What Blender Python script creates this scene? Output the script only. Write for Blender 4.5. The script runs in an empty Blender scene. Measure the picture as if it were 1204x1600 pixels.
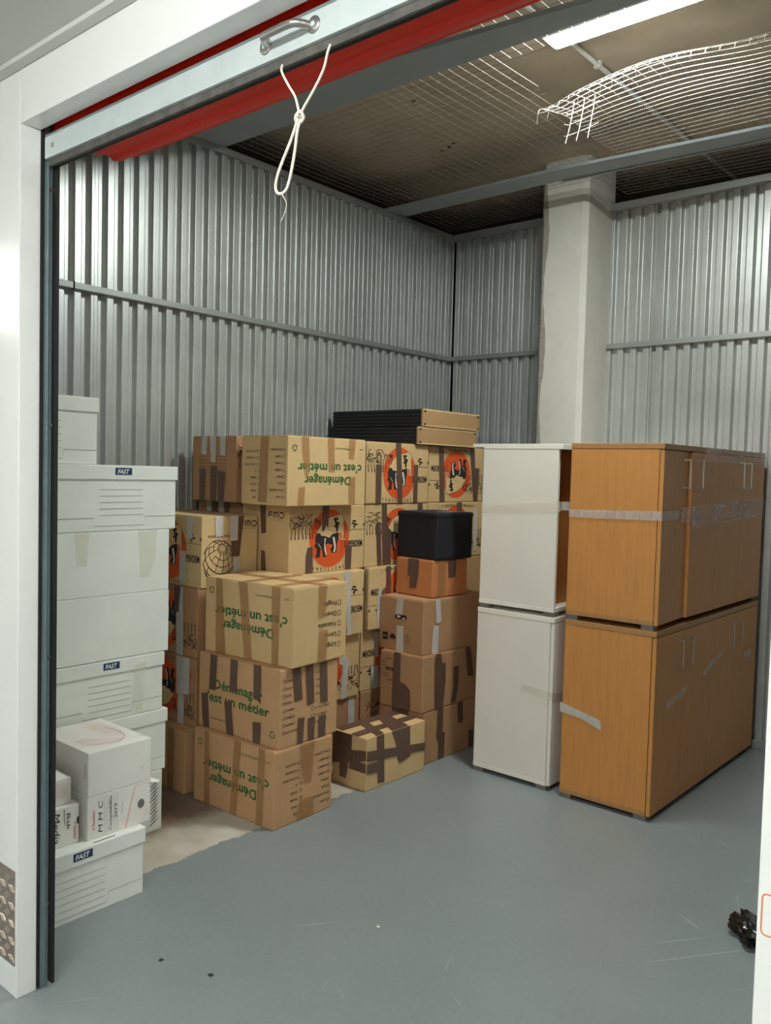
import bpy, bmesh, math, random
from math import sin, cos, pi, radians
from mathutils import Vector, Matrix

S = bpy.context.scene
COL = S.collection
rnd = random.Random(7)

# ------------------------------------------------------------------ camera
cd = bpy.data.cameras.new('camera')
cam = bpy.data.objects.new('camera', cd)
COL.objects.link(cam)
YAW, PITCH, ROLL = -0.70587372, -0.04966554, 0.02622249
fw = Vector((sin(YAW) * cos(PITCH), cos(YAW) * cos(PITCH), sin(PITCH)))
rt = Vector((cos(YAW), -sin(YAW), 0))
up = rt.cross(fw)
r2 = rt * cos(ROLL) + up * sin(ROLL)
u2 = -rt * sin(ROLL) + up * cos(ROLL)
cam.matrix_world = Matrix(((r2.x, u2.x, -fw.x, 0), (r2.y, u2.y, -fw.y, 0), (r2.z, u2.z, -fw.z, 1.5), (0, 0, 0, 1)))
cd.sensor_fit = 'VERTICAL'
cd.sensor_height = 36
cd.lens = 1320.489 / 1600 * 36
cd.clip_start = 0.02
S.camera = cam

# ------------------------------------------------------------------ light set-up
UNIT_LAMP = 146.0       # emission of the tube above the net
HALL_LAMP = 54.0       # emission of the corridor lamps
S.view_settings.view_transform = 'Standard'
S.view_settings.look = 'None'
S.view_settings.gamma = 1
S.view_settings.use_curve_mapping = False
S.view_settings.exposure = 1.2
w = bpy.data.worlds.new('world')
S.world = w
w.use_nodes = True
w.node_tree.nodes['Background'].inputs[0].default_value = (0.8, 0.88, 1, 1)
w.node_tree.nodes['Background'].inputs[1].default_value = 0.03


# ------------------------------------------------------------------ materials
def lin(c):
    c = c / 255
    return c / 12.92 if c <= 0.04045 else ((c + 0.055) / 1.055) ** 2.4


def rgb(r, g, b):
    return (lin(r), lin(g), lin(b), 1)


class Mat:
    def __init__(s, name, col, rough=0.6, metal=0.0, **kw):
        s.m = bpy.data.materials.new(name)
        s.m.use_nodes = True
        s.nt = s.m.node_tree
        s.b = s.nt.nodes['Principled BSDF']
        s.b.inputs['Base Color'].default_value = col
        s.b.inputs['Roughness'].default_value = rough
        s.b.inputs['Metallic'].default_value = metal
        for k, v in kw.items():
            s.b.inputs[k.replace('_', ' ')].default_value = v

    def n(s, t, **kw):
        x = s.nt.nodes.new(t)
        for k, v in kw.items():
            if k in x.inputs:
                x.inputs[k].default_value = v
            else:
                setattr(x, k, v)
        return x

    def l(s, a, b):
        s.nt.links.new(a, b)

    def coords(s, scale=(1, 1, 1), kind='Object'):
        t = s.n('ShaderNodeTexCoord')
        m = s.n('ShaderNodeMapping')
        m.inputs['Scale'].default_value = scale
        s.l(t.outputs[kind], m.inputs[0])
        return m.outputs[0]

    def world(s, scale=(1, 1, 1)):
        t = s.n('ShaderNodeNewGeometry')
        m = s.n('ShaderNodeMapping')
        m.inputs['Scale'].default_value = scale
        s.l(t.outputs['Position'], m.inputs[0])
        return m.outputs[0]

    def noise(s, vec, scale, detail=4, rough=0.6):
        x = s.n('ShaderNodeTexNoise', Scale=scale, Detail=detail, Roughness=rough)
        s.l(vec, x.inputs['Vector'])
        return x.outputs[0]

    def ramp(s, f, stops):
        r = s.n('ShaderNodeValToRGB')
        e = r.color_ramp.elements
        while len(e) < len(stops):
            e.new(0.5)
        for q, (p, c) in zip(e, stops):
            q.position = p
            q.color = c
        s.l(f, r.inputs[0])
        return r.outputs[0]

    def mix(s, f, a, b, mode='MIX'):
        x = s.n('ShaderNodeMix', data_type='RGBA', blend_type=mode)
        for v, i in ((f, 0), (a, 6), (b, 7)):
            if isinstance(v, (int, float)):
                x.inputs[i].default_value = v
            elif isinstance(v, tuple):
                x.inputs[i].default_value = v
            else:
                s.l(v, x.inputs[i])
        return x.outputs[2]

    def base(s, o):
        s.l(o, s.b.inputs['Base Color'])

    def bump(s, h, strength=0.2, dist=0.002):
        x = s.n('ShaderNodeBump', Strength=strength, Distance=dist)
        s.l(h, x.inputs['Height'])
        s.l(x.outputs[0], s.b.inputs['Normal'])

    def rough(s, f, lo, hi):
        x = s.n('ShaderNodeMapRange')
        x.inputs[3].default_value = lo
        x.inputs[4].default_value = hi
        s.l(f, x.inputs[0])
        s.l(x.outputs[0], s.b.inputs['Roughness'])


def shade(c, k):
    return (min(1, c[0] * k), min(1, c[1] * k), min(1, c[2] * k), 1)


def mottled(name, col, var=0.12, scale=6, rough=0.6, metal=0, bump=0.0, bscale=80, coat=0):
    m = Mat(name, col, rough, metal)
    v = m.coords()
    n1 = m.noise(v, scale)
    m.base(m.ramp(n1, [(0.3, shade(col, 1 - var)), (0.7, shade(col, 1 + var))]))
    if bump:
        m.bump(m.noise(v, bscale), bump, 0.001)
    return m.m


def cardboard(name, col):
    m = Mat(name, col, 0.82)
    v = m.coords()
    n1 = m.noise(v, 5, 5)
    c = m.ramp(n1, [(0.3, shade(col, 0.9)), (0.7, shade(col, 1.07))])
    fib = m.noise(m.coords((30, 30, 260)), 3, 3)
    c = m.mix(0.16, c, m.ramp(fib, [(0.35, shade(col, 0.6)), (0.65, shade(col, 1.3))]))
    m.base(c)
    m.bump(m.noise(m.coords((1, 1, 1)), 9, 3), 0.5, 0.006)
    return m.m


CARD = cardboard('cardboard_tan', rgb(204, 171, 122))
CARD_B = cardboard('cardboard_brown', rgb(190, 148, 106))
CARD_D = cardboard('cardboard_dark_brown', rgb(172, 130, 92))
CARD_O = cardboard('cardboard_orange', rgb(190, 120, 70))
CARD_P = cardboard('cardboard_pale', rgb(208, 177, 128))
CARD_IN = cardboard('cardboard_raw_edge', rgb(150, 120, 85))
FIBRE = cardboard('fibreboard_brown', rgb(170, 134, 92))
INK_G = Mat('green_ink', rgb(30, 92, 42), 0.7).m
INK_K = Mat('black_ink', rgb(40, 32, 28), 0.7).m
INK_S = Mat('faded_black_ink', rgb(78, 62, 48), 0.75).m
INK_O = Mat('orange_ink', rgb(214, 84, 30), 0.7).m
INK_C = Mat('bare_card_in_print', rgb(214, 182, 130), 0.8).m
INK_W = Mat('white_ink', rgb(215, 205, 190), 0.7).m
INK_B = Mat('dark_blue_ink', rgb(30, 50, 88), 0.6).m
INK_GR = Mat('grey_line_ink', rgb(105, 108, 105), 0.7).m
INK_P = Mat('pink_ink', rgb(222, 184, 174), 0.7).m
INK_R = Mat('red_ink', rgb(196, 92, 88), 0.7).m
INK_RED = Mat('red_marker_ink', rgb(160, 50, 35), 0.7).m
WHITEC = mottled('white_card', rgb(222, 224, 216), 0.04, 5, 0.75, bump=0.15, bscale=12)
WHITEC2 = mottled('off_white_card', rgb(222, 218, 210), 0.05, 5, 0.7, bump=0.15, bscale=12)


def tape_mat(name, col, alpha, rough):
    m = Mat(name, col, rough)
    v = m.coords((1, 1, 1))
    n = m.noise(m.coords((40, 40, 6)), 4, 3)
    m.base(m.ramp(n, [(0.3, shade(col, 0.85)), (0.7, shade(col, 1.15))]))
    m.b.inputs['Alpha'].default_value = alpha
    m.bump(m.noise(v, 60, 3), 0.35, 0.001)
    return m.m


TAPE_B = tape_mat('brown_packing_tape', rgb(98, 74, 62), 0.95, 0.38)
TAPE_T = tape_mat('clear_tan_tape', rgb(186, 138, 88), 0.36, 0.3)
TAPE_W = tape_mat('cloudy_white_tape', rgb(214, 208, 200), 0.75, 0.32)
TAPE_C = tape_mat('clear_film', rgb(225, 215, 210), 0.34, 0.2)
TAPE_Y = tape_mat('yellowed_tape', rgb(244, 236, 216), 0.2, 0.4)


def film_mat():
    m = Mat('crinkled_film', rgb(215, 205, 200), 0.15)
    n = m.noise(m.world((1, 3, 14)), 3, 5, 0.7)
    r = m.n('ShaderNodeMapRange')
    r.inputs[1].default_value = 0.4
    r.inputs[2].default_value = 0.75
    r.inputs[3].default_value = 0.15
    r.inputs[4].default_value = 0.75
    m.l(n, r.inputs[0])
    m.l(r.outputs[0], m.b.inputs['Alpha'])
    m.bump(m.noise(m.world((1, 1, 4)), 30, 4), 0.9, 0.006)
    return m.m


FILM = film_mat()


def wood_mat(name, col, dark=0.82):
    m = Mat(name, col, 0.42)
    v = m.coords((14, 14, 1.1))
    n = m.noise(v, 3.2, 6, 0.65)
    c = m.ramp(n, [(0.25, shade(col, dark)), (0.5, col), (0.75, shade(col, 1.1))])
    f = m.noise(m.coords((120, 120, 5)), 3, 2)
    c = m.mix(0.15, c, m.ramp(f, [(0.3, shade(col, 0.6)), (0.7, shade(col, 1.2))]))
    m.base(c)
    return m.m


WOOD = wood_mat('beech_laminate', rgb(204, 140, 74))
WOOD_E = wood_mat('beech_edge_band', rgb(176, 128, 80))
LAM_W = mottled('white_laminate', rgb(236, 229, 218), 0.03, 3, 0.45)
LAM_W2 = mottled('white_edge_band', rgb(240, 234, 222), 0.03, 3, 0.5)
GREYP = Mat('grey_plastic_foot', rgb(120, 115, 108), 0.5).m
CHROME = Mat('brushed_nickel', rgb(190, 185, 180), 0.3, 1.0).m
BLACKP = Mat('black_matt_fabric', rgb(18, 19, 26), 0.8).m
BLACKS = Mat('black_slat_lacquer', rgb(16, 16, 20), 0.55).m
RUBBER = Mat('black_rubber', rgb(20, 21, 20), 0.7).m
RUBBER2 = mottled('dusty_rubber', rgb(84, 80, 76), 0.35, 30, 0.8)
DARK = Mat('dark_hole', rgb(12, 10, 9), 0.9).m
GALV = mottled('galvanised_steel', rgb(205, 212, 212), 0.05, 20, 0.5, 0.35)
GALVR = mottled('guide_rail_steel', rgb(135, 150, 152), 0.08, 12, 0.42, 0.6)
REDS = Mat('red_painted_steel', rgb(226, 42, 20), 0.5).m
WIRE = Mat('galvanised_wire', rgb(176, 170, 160), 0.4, 0.35).m
WIRE_N = Mat('dull_galvanised_wire', rgb(120, 112, 100), 0.55, 0.2).m
ROPE = mottled('white_cord', rgb(235, 222, 208), 0.06, 60, 0.8)
BAG = Mat('black_plastic_film', rgb(14, 16, 15), 0.18).m


def metal_wall():
    m = Mat('corrugated_galvanised_steel', rgb(176, 182, 180), 0.36, 0.6)
    n = m.noise(m.world((0.6, 0.6, 0.6)), 4, 3)
    col = rgb(196, 199, 196)
    c = m.ramp(n, [(0.3, shade(col, 0.9)), (0.7, shade(col, 1.06))])
    sp = m.noise(m.world(), 45, 3, 0.8)
    c = m.mix(0.12, c, m.ramp(sp, [(0.35, shade(col, 0.7)), (0.65, shade(col, 1.25))]))
    m.base(c)
    m.rough(n, 0.34, 0.42)
    return m.m


STEEL = metal_wall()
RAILM = mottled('rail_steel', rgb(160, 163, 160), 0.06, 8, 0.5, 0.6)
BEAM = mottled('grey_beam_steel', rgb(150, 158, 161), 0.08, 4, 0.6, 0.1)


def floor_mat():
    m = Mat('painted_concrete_floor', rgb(112, 120, 122), 0.4)
    P = m.world()
    sep = m.n('ShaderNodeSeparateXYZ')
    m.l(P, sep.inputs[0])
    base = rgb(126, 133, 133)
    big = m.noise(P, 1.6, 5)
    c = m.ramp(big, [(0.3, shade(base, 0.9)), (0.7, shade(base, 1.08))])
    fine = m.noise(P, 60, 3)
    c = m.mix(0.1, c, m.ramp(fine, [(0.3, shade(base, 0.6)), (0.7, shade(base, 1.5))]))
    # scratches: thin stretched noise in two directions
    for sc, rot, thr in (((1.6, 40, 1), 0.5, 0.74), ((1.2, 34, 1), 2.2, 0.75), ((3, 60, 1), 1.2, 0.76)):
        t = m.n('ShaderNodeNewGeometry')
        r = m.n('ShaderNodeMapping')
        r.inputs['Rotation'].default_value = (0, 0, rot)
        m.l(t.outputs['Position'], r.inputs[0])
        s2 = m.n('ShaderNodeMapping')
        s2.inputs['Scale'].default_value = sc
        m.l(r.outputs[0], s2.inputs[0])
        n = m.noise(s2.outputs[0], 1.3, 2, 0.5)
        msk = m.ramp(n, [(thr - 0.04, (0, 0, 0, 1)), (thr + 0.03, (1, 1, 1, 1))])
        k = m.n('ShaderNodeMath', operation='MULTIPLY')
        m.l(msk, k.inputs[0])
        k.inputs[1].default_value = 0.35
        c = m.mix(k.outputs[0], c, rgb(190, 194, 192))
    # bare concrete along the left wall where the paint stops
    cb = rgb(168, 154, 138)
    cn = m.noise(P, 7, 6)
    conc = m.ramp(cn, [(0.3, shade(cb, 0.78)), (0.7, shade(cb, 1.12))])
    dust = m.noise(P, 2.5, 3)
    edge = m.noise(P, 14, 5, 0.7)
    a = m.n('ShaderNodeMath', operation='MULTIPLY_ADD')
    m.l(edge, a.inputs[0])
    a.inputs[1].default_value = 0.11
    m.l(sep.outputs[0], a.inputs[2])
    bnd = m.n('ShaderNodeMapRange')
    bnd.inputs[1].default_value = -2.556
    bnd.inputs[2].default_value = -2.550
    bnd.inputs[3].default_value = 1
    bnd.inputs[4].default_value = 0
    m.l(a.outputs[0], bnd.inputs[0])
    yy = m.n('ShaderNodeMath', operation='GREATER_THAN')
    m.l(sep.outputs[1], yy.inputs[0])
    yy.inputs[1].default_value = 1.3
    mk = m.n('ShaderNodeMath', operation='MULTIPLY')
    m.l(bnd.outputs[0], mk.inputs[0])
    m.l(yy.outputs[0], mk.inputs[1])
    # brown concrete further in, with shadow painted into its colour
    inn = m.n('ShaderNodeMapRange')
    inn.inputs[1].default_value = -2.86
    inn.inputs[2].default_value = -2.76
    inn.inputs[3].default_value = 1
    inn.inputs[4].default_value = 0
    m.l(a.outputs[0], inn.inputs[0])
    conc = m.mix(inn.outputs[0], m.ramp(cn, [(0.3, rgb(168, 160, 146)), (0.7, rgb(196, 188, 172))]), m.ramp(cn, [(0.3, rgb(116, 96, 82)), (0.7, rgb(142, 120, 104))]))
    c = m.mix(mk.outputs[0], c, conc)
    m.base(c)
    rr = m.n('ShaderNodeMapRange')
    rr.inputs[3].default_value = 0.36
    rr.inputs[4].default_value = 0.85
    m.l(mk.outputs[0], rr.inputs[0])
    m.l(rr.outputs[0], m.b.inputs['Roughness'])
    m.bump(m.noise(P, 9, 4), 0.12, 0.004)
    return m.m


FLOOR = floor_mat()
CEIL = mottled('concrete_ceiling', rgb(182, 168, 148), 0.14, 3, 0.85, bump=0.3, bscale=30)
WHITEP = mottled('white_painted_panel', rgb(230, 230, 226), 0.015, 2, 0.22)
CORC = mottled('corridor_ceiling_panel', rgb(205, 203, 198), 0.02, 2, 0.6)
PLAST = mottled('white_pillar_paint', rgb(206, 204, 196), 0.04, 9, 0.75, bump=0.4, bscale=40)
PLAST2 = mottled('rough_grey_plaster', rgb(150, 145, 136), 0.2, 40, 0.9, bump=0.8, bscale=60)
CHEQ_B = mottled('worn_bright_aluminium', rgb(222, 208, 194), 0.05, 10, 0.35, 0.5)
CHEQ = mottled('aluminium_tread_plate', rgb(165, 150, 140), 0.08, 10, 0.4, 0.75)


def emis(name, col, st):
    m = Mat(name, col)
    m.b.inputs['Emission Color'].default_value = col
    m.b.inputs['Emission Strength'].default_value = st
    return m.m


LAMP = emis('lit_diffuser', (0.93, 1, 0.95, 1), UNIT_LAMP)
HLAMP = emis('corridor_lit_diffuser', (0.95, 1, 0.975, 1), HALL_LAMP)


# ------------------------------------------------------------------ mesh helpers
class MB:
    def __init__(s):
        s.v = []
        s.f = []
        s.mi = []
        s.mats = []

    def mat(s, m):
        if m not in s.mats:
            s.mats.append(m)
        return s.mats.index(m)

    def add(s, vs, fs, m):
        o = len(s.v)
        k = s.mat(m)
        s.v += [tuple(p) for p in vs]
        for f in fs:
            s.f.append(tuple(i + o for i in f))
            s.mi.append(k)

    def box(s, x0, x1, y0, y1, z0, z1, m):
        s.add([(x0, y0, z0), (x1, y0, z0), (x1, y1, z0), (x0, y1, z0), (x0, y0, z1), (x1, y0, z1), (x1, y1, z1), (x0, y1, z1)],
              [(0, 3, 2, 1), (4, 5, 6, 7), (0, 1, 5, 4), (1, 2, 6, 5), (2, 3, 7, 6), (3, 0, 4, 7)], m)

    def bbox(s, x0, x1, y0, y1, z0, z1, m, r=0.004):
        """box with softly bevelled edges"""
        bm = bmesh.new()
        bmesh.ops.create_cube(bm, size=1)
        for v in bm.verts:
            v.co = Vector(((x0 + x1) / 2 + v.co.x * (x1 - x0), (y0 + y1) / 2 + v.co.y * (y1 - y0), (z0 + z1) / 2 + v.co.z * (z1 - z0)))
        bmesh.ops.bevel(bm, geom=bm.edges[:], offset=r, segments=2, affect='EDGES', profile=0.6)
        bm.verts.index_update()
        s.add([v.co[:] for v in bm.verts], [[v.index for v in f.verts] for f in bm.faces], m)
        bm.free()

    def tube(s, pts, r, m, n=6, cap=True):
        pts = [Vector(p) for p in pts]
        k = len(pts)
        rad = r if isinstance(r, (list, tuple)) else [r] * k
        t0 = (pts[1] - pts[0]).normalized()
        a = t0.orthogonal().normalized()
        vs, fs = [], []
        for i, p in enumerate(pts):
            t = (pts[min(i + 1, k - 1)] - pts[max(i - 1, 0)])
            t = t.normalized() if t.length > 1e-9 else t0
            a = (a - t * a.dot(t))
            a = a.normalized() if a.length > 1e-6 else t.orthogonal().normalized()
            b = t.cross(a)
            for j in range(n):
                q = 2 * pi * j / n
                vs.append(p + (a * cos(q) + b * sin(q)) * rad[i])
        for i in range(k - 1):
            for j in range(n):
                fs.append((i * n + j, i * n + (j + 1) % n, (i + 1) * n + (j + 1) % n, (i + 1) * n + j))
        if cap:
            fs.append(tuple(range(n - 1, -1, -1)))
            fs.append(tuple((k - 1) * n + j for j in range(n)))
        s.add(vs, fs, m)

    def prism(s, poly, fr, off, th, m):
        """polygon in a face frame raised by off and th thick"""
        O, a, b, nn = fr
        n = len(poly)
        vs = [O + a * p[0] + b * p[1] + nn * off for p in poly] + [O + a * p[0] + b * p[1] + nn * (off + th) for p in poly]
        fs = [tuple(range(n, 2 * n)), tuple(range(n - 1, -1, -1))] + [(i, (i + 1) % n, n + (i + 1) % n, n + i) for i in range(n)]
        s.add(vs, fs, m)

    def flat(s, poly, fr, off, m):
        O, a, b, nn = fr
        area = sum(poly[i][0] * poly[(i + 1) % len(poly)][1] - poly[(i + 1) % len(poly)][0] * poly[i][1] for i in range(len(poly)))
        if area < 0:
            poly = poly[::-1]
        s.add([O + a * p[0] + b * p[1] + nn * off for p in poly], [tuple(range(len(poly)))], m)

    def mesh2d(s, vs, fs, fr, off, m):
        O, a, b, nn = fr
        s.add([O + a * p[0] + b * p[1] + nn * off for p in vs], fs, m)

    def stroke(s, pts, wd, fr, off, m, closed=False):
        if closed:
            pts = list(pts) + [pts[0]]
        vs, fs = [], []
        k = len(pts)
        for i in range(k):
            p = pts[i]
            q0 = pts[max(0, i - 1)]
            q1 = pts[min(k - 1, i + 1)]
            if closed and i in (0, k - 1):
                q0, q1 = pts[k - 2], pts[1]
            dx, dy = q1[0] - q0[0], q1[1] - q0[1]
            L = math.hypot(dx, dy) or 1
            ww = (wd[i] if isinstance(wd, list) else wd) / 2
            nx, ny = -dy / L * ww, dx / L * ww
            vs += [(p[0] - nx, p[1] - ny), (p[0] + nx, p[1] + ny)]
        for i in range(k - 1):
            fs.append((2 * i, 2 * i + 2, 2 * i + 3, 2 * i + 1))
        s.mesh2d(vs, fs, fr, off, m)

    def build(s, name, parent=None, smooth=False, loc=None):
        me = bpy.data.meshes.new(name)
        me.from_pydata(s.v, [], s.f)
        for m in s.mats:
            me.materials.append(m)
        me.polygons.foreach_set('material_index', s.mi)
        if smooth:
            me.polygons.foreach_set('use_smooth', [True] * len(s.f))
        me.update()
        o = bpy.data.objects.new(name, me)
        COL.objects.link(o)
        if parent:
            o.parent = parent
        if loc:
            o.location = loc
        return o


def empty(name, loc=(0, 0, 0), rz=0, label=None, cat=None, group=None):
    o = bpy.data.objects.new(name, None)
    COL.objects.link(o)
    o.location = loc
    o.rotation_euler = (0, 0, rz)
    o.empty_display_size = 0.1
    tag(o, label, cat, group)
    return o


def tag(o, label=None, cat=None, group=None, kind=None):
    if label:
        o['label'] = label
    if cat:
        o['category'] = cat
    if group:
        o['group'] = group
    if kind:
        o['kind'] = kind
    return o


TX = {}


def text2d(t, size=1.0, bold=0.0):
    k = (t, bold)
    if k not in TX:
        c = bpy.data.curves.new('t', 'FONT')
        c.body = t
        c.size = 1
        c.resolution_u = 2
        c.offset = bold
        c.align_x = 'CENTER'
        o = bpy.data.objects.new('t', c)
        me = o.to_mesh()
        vs = [(v.co.x, v.co.y) for v in me.vertices]
        fs = [tuple(p.vertices) for p in me.polygons]
        # all faces counter-clockwise
        out = []
        for f in fs:
            A = sum(vs[f[i]][0] * vs[f[(i + 1) % len(f)]][1] - vs[f[(i + 1) % len(f)]][0] * vs[f[i]][1] for i in range(len(f)))
            out.append(f if A > 0 else f[::-1])
        o.to_mesh_clear()
        bpy.data.objects.remove(o)
        bpy.data.curves.remove(c)
        TX[k] = (vs, out)
    return TX[k]


def put_text(mb, t, cx, cy, height, width, fr, off, m, rot=0, bold=0.0, shear=0.0, flip=None):
    """text fitted to width x cap height, centred at cx, baseline cy; flip=(W,H) turns the print upside down"""
    vs, fs = text2d(t, 1, bold)
    if not vs:
        return
    x0 = min(v[0] for v in vs)
    x1 = max(v[0] for v in vs)
    sx = width / (x1 - x0)
    sy = height / 0.73
    c, s = cos(rot), sin(rot)
    out = []
    for x, y in vs:
        x = (x - (x0 + x1) / 2) * sx
        y = y * sy
        x += shear * y
        X, Y = cx + x * c - y * s, cy + x * s + y * c
        if flip:
            X, Y = flip[0] - X, flip[1] - Y
        out.append((X, Y))
    mb.mesh2d(out, fs, fr, off, m)


def FL(p, flip):
    return [(flip[0] - a, flip[1] - b) for a, b in p] if flip else p


def clampp(poly, W, H, e=0.0015):
    return [(min(max(a, e), W - e), min(max(b, e), H - e)) for a, b in poly]


# ------------------------------------------------------------------ the setting
def structure(mb, name, **k):
    return tag(mb.build(name, **k), kind='structure')


XL, YB, ZT = -3.64, 4.93, 3.17
mb = MB()
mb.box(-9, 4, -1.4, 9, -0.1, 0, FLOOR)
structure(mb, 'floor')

mb = MB()
mb.box(-9, 4, 1.1, 9, 3.39, 3.5, CEIL)
for (x, y) in ((-3.093, 4.055), (-3.02, 4.03), (-2.97, 4.0), (-2.805, 3.427), (-2.139, 5.095), (-2.148, 5.269), (-2.06, 5.2), (-2.1, 5.24), (-2.02, 5.33), (-1.35, 4.6), (-1.31, 4.63)):
    fr = (Vector((x, y, 3.39)), Vector((1, 0, 0)), Vector((0, -1, 0)), Vector((0, 0, -1)))
    mb.prism([(0.012 * cos(q * pi / 4), 0.012 * sin(q * pi / 4)) for q in range(8)], fr, 0, 0.002, DARK)
structure(mb, 'ceiling')


def soften(o, flags):
    """smooth shading on the rounded folds only"""
    for p, f in zip(o.data.polygons, flags):
        p.use_smooth = f
    return o


def corrugated(axis, fixed, a0, a1, z0, z1, sgn, phase=0.0, per=0.0833):
    """trapezoidal sheet; crests lie at `fixed`, valleys 29 mm behind (direction -sgn)"""
    D = 0.029
    corners = []
    n = int((a1 - a0) / per) + 2
    k0 = math.floor((a0 - phase) / per)
    for i in range(k0, k0 + n + 1):
        b = phase + i * per
        for da, dd in ((0.0, 0), (0.0370, 0), (0.0460, D), (0.0740, D)):
            corners.append((b + da, dd))
    pts, soft = [], []
    R_ = 0.0052
    for i in range(1, len(corners) - 1):
        p, q, r = Vector(corners[i - 1]), Vector(corners[i]), Vector(corners[i + 1])
        u, v = (p - q).normalized(), (r - q).normalized()
        t = R_ * math.tan((pi - u.angle(v)) / 2)
        A, B = q + u * t, q + v * t
        for k in range(6):                      # rounded fold
            f = k / 5
            c = A * (1 - f) ** 2 + q * 2 * f * (1 - f) + B * f * f
            if a0 <= c.x <= a1:
                pts.append((c.x, c.y))
                soft.append(k < 5)
    m = MB()
    vs, fs = [], []
    for a, dd in pts:
        off = fixed - sgn * dd
        for z in (z0, z1):
            vs.append((off, a, z) if axis == 'x' else (a, off, z))
    for i in range(len(pts) - 1):
        q = (2 * i, 2 * i + 2, 2 * i + 3, 2 * i + 1)
        fs.append(q if (axis == 'y') == (sgn < 0) else q[::-1])
    m.add(vs, fs, STEEL)
    m.soft = soft[:len(fs)]
    return m


m1 = corrugated('x', XL, 1.16, YB + 0.03, 0, ZT, 1, 1.952 + 0.0)
for y in (2.135, 3.135, 4.135):
    m1.box(XL - 0.002, XL + 0.0015, y, y + 0.012, 0.03, ZT - 0.03, STEEL)
soften(structure(m1, 'wall_left'), m1.soft)
m2 = corrugated('y', YB, XL + 0.012, 2.23, 0, ZT, -1, -2.438)
for x in (-2.143, -1.16, -0.2):
    m2.box(x, x + 0.012, YB - 0.0015, YB + 0.002, 0.03, ZT - 0.03, STEEL)
soften(structure(m2, 'wall_back'), m2.soft)
m3 = corrugated('x', 2.20, 1.16, YB + 0.03, 0, ZT, -1, 1.952)
soften(structure(m3, 'wall_right'), m3.soft)

# horizontal rails fixed on the sheets, at mid height, top and foot
mb = MB()
mb.bbox(XL - 0.04, XL + 0.022, 1.16, YB, 2.287, 2.318, RAILM, 0.003)
mb.box(XL + 0.001, XL + 0.024, 2.02, 2.026, 2.285, 2.32, DARK)
structure(mb, 'trim_1')
mb = MB()
mb.bbox(XL - 0.04, XL + 0.018, 1.16, YB + 0.02, ZT - 0.03, ZT + 0.004, RAILM, 0.003)
structure(mb, 'trim_2')
mb = MB()
mb.bbox(XL + 0.02, -2.725, YB - 0.022, YB + 0.04, 2.287, 2.318, RAILM, 0.003)
mb.bbox(-2.42, 2.2, YB - 0.022, YB + 0.04, 2.287, 2.318, RAILM, 0.003)
structure(mb, 'trim_3')
mb = MB()
mb.bbox(XL + 0.02, 2.2, YB - 0.02, YB + 0.04, ZT - 0.042, ZT + 0.006, RAILM, 0.003)
structure(mb, 'trim_4')
mb = MB()
mb.bbox(XL + 0.02, -2.73, YB - 0.03, YB + 0.03, 0, 0.045, RAILM, 0.003)
mb.bbox(-2.41, 2.2, YB - 0.03, YB + 0.03, 0, 0.045, RAILM, 0.003)
structure(mb, 'baseboard_back')

# square pillar with a chamfered corner
mb = MB()
px0, px1, py0 = -2.722, -2.42, 4.60
ring = [(px0, 4.96), (px0, py0 + 0.02), (px0 + 0.02, py0), (px1 - 0.028, py0), (px1, py0 + 0.028), (px1, 4.96)]
vs = [(x, y, z) for z in (0, 3.39) for x, y in ring]
n = len(ring)
mb.add(vs, [(i, (i + 1) % n, n + (i + 1) % n, n + i) for i in range(n)], PLAST)
# rough plaster strip on its left corner
zz = [0.05 * i for i in range(0, 67)]
vs, fs = [], []
for z in zz:
    e = 0.034 + 0.012 * sin(z * 9) + 0.008 * rnd.random()
    vs += [(px0 - 0.004, py0 + 0.05, z), (px0 - 0.004, py0 + 0.016, z), (px0 + 0.016, py0 - 0.004, z), (px0 + e, py0 - 0.003, z), (px0 + e + 0.003, py0 + 0.001, z)]
for i in range(len(zz) - 1):
    for j in range(4):
        fs.append((5 * i + j, 5 * i + j + 1, 5 * i + 5 + j + 1, 5 * i + 5 + j))
mb.add(vs, fs, PLAST2)
structure(mb, 'wall_pillar')

# front wall of the unit towards the corridor, with the door opening
YF, YR = 1.094, 1.152
mb = MB()
mb.bbox(-9, -2.237, YF, YR, 0, 2.6, WHITEP, 0.003)
mb.box(-9, -2.26, YR, YR + 0.008, 0, 3.15, STEEL)
structure(mb, 'wall_front_left')
mb = MB()
mb.bbox(-2.237, -0.306, YF, YR, 2.391, 2.6, WHITEP, 0.003)
mb.box(-2.237, -0.306, YR, YR + 0.008, 2.6, 3.15, STEEL)
structure(mb, 'wall_front_lintel')
mb = MB()
mb.bbox(-0.306, 4, YF, YR, 0, 2.6, WHITEP, 0.003)
mb.box(-0.28, 4, YR, YR + 0.008, 0, 3.15, STEEL)
structure(mb, 'wall_front_right')
mb = MB()
mb.bbox(-9, 4, -1.4, YF - 0.001, 2.54, 2.6, CORC, 0.002)
structure(mb, 'ceiling_corridor')
mb = MB()
mb.box(-9, 4, 0.83, 0.834, 2.5385, 2.5402, DARK)
mb.bbox(-9, 4, 1.062, YF - 0.002, 2.528, 2.542, CORC, 0.002)
structure(mb, 'trim_5')
mb = MB()
mb.box(-9, 4, -1.46, -1.4, 0, 2.6, WHITEP)
structure(mb, 'wall_corridor')
for nm, x in (('wall_corridor_end_left', -9.05), ('wall_corridor_end_right', 4.0)):
    mb = MB()
    mb.box(x, x + 0.05, -1.4, YF, 0, 2.6, WHITEP)
    structure(mb, nm)
mb = MB()
mb.box(-9, 4, 9, 9.1, 0, 3.5, CEIL)
structure(mb, 'wall_building_far')
mb = MB()
mb.box(-9.1, -9, 1.15, 9, 0, 3.5, CEIL)
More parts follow.
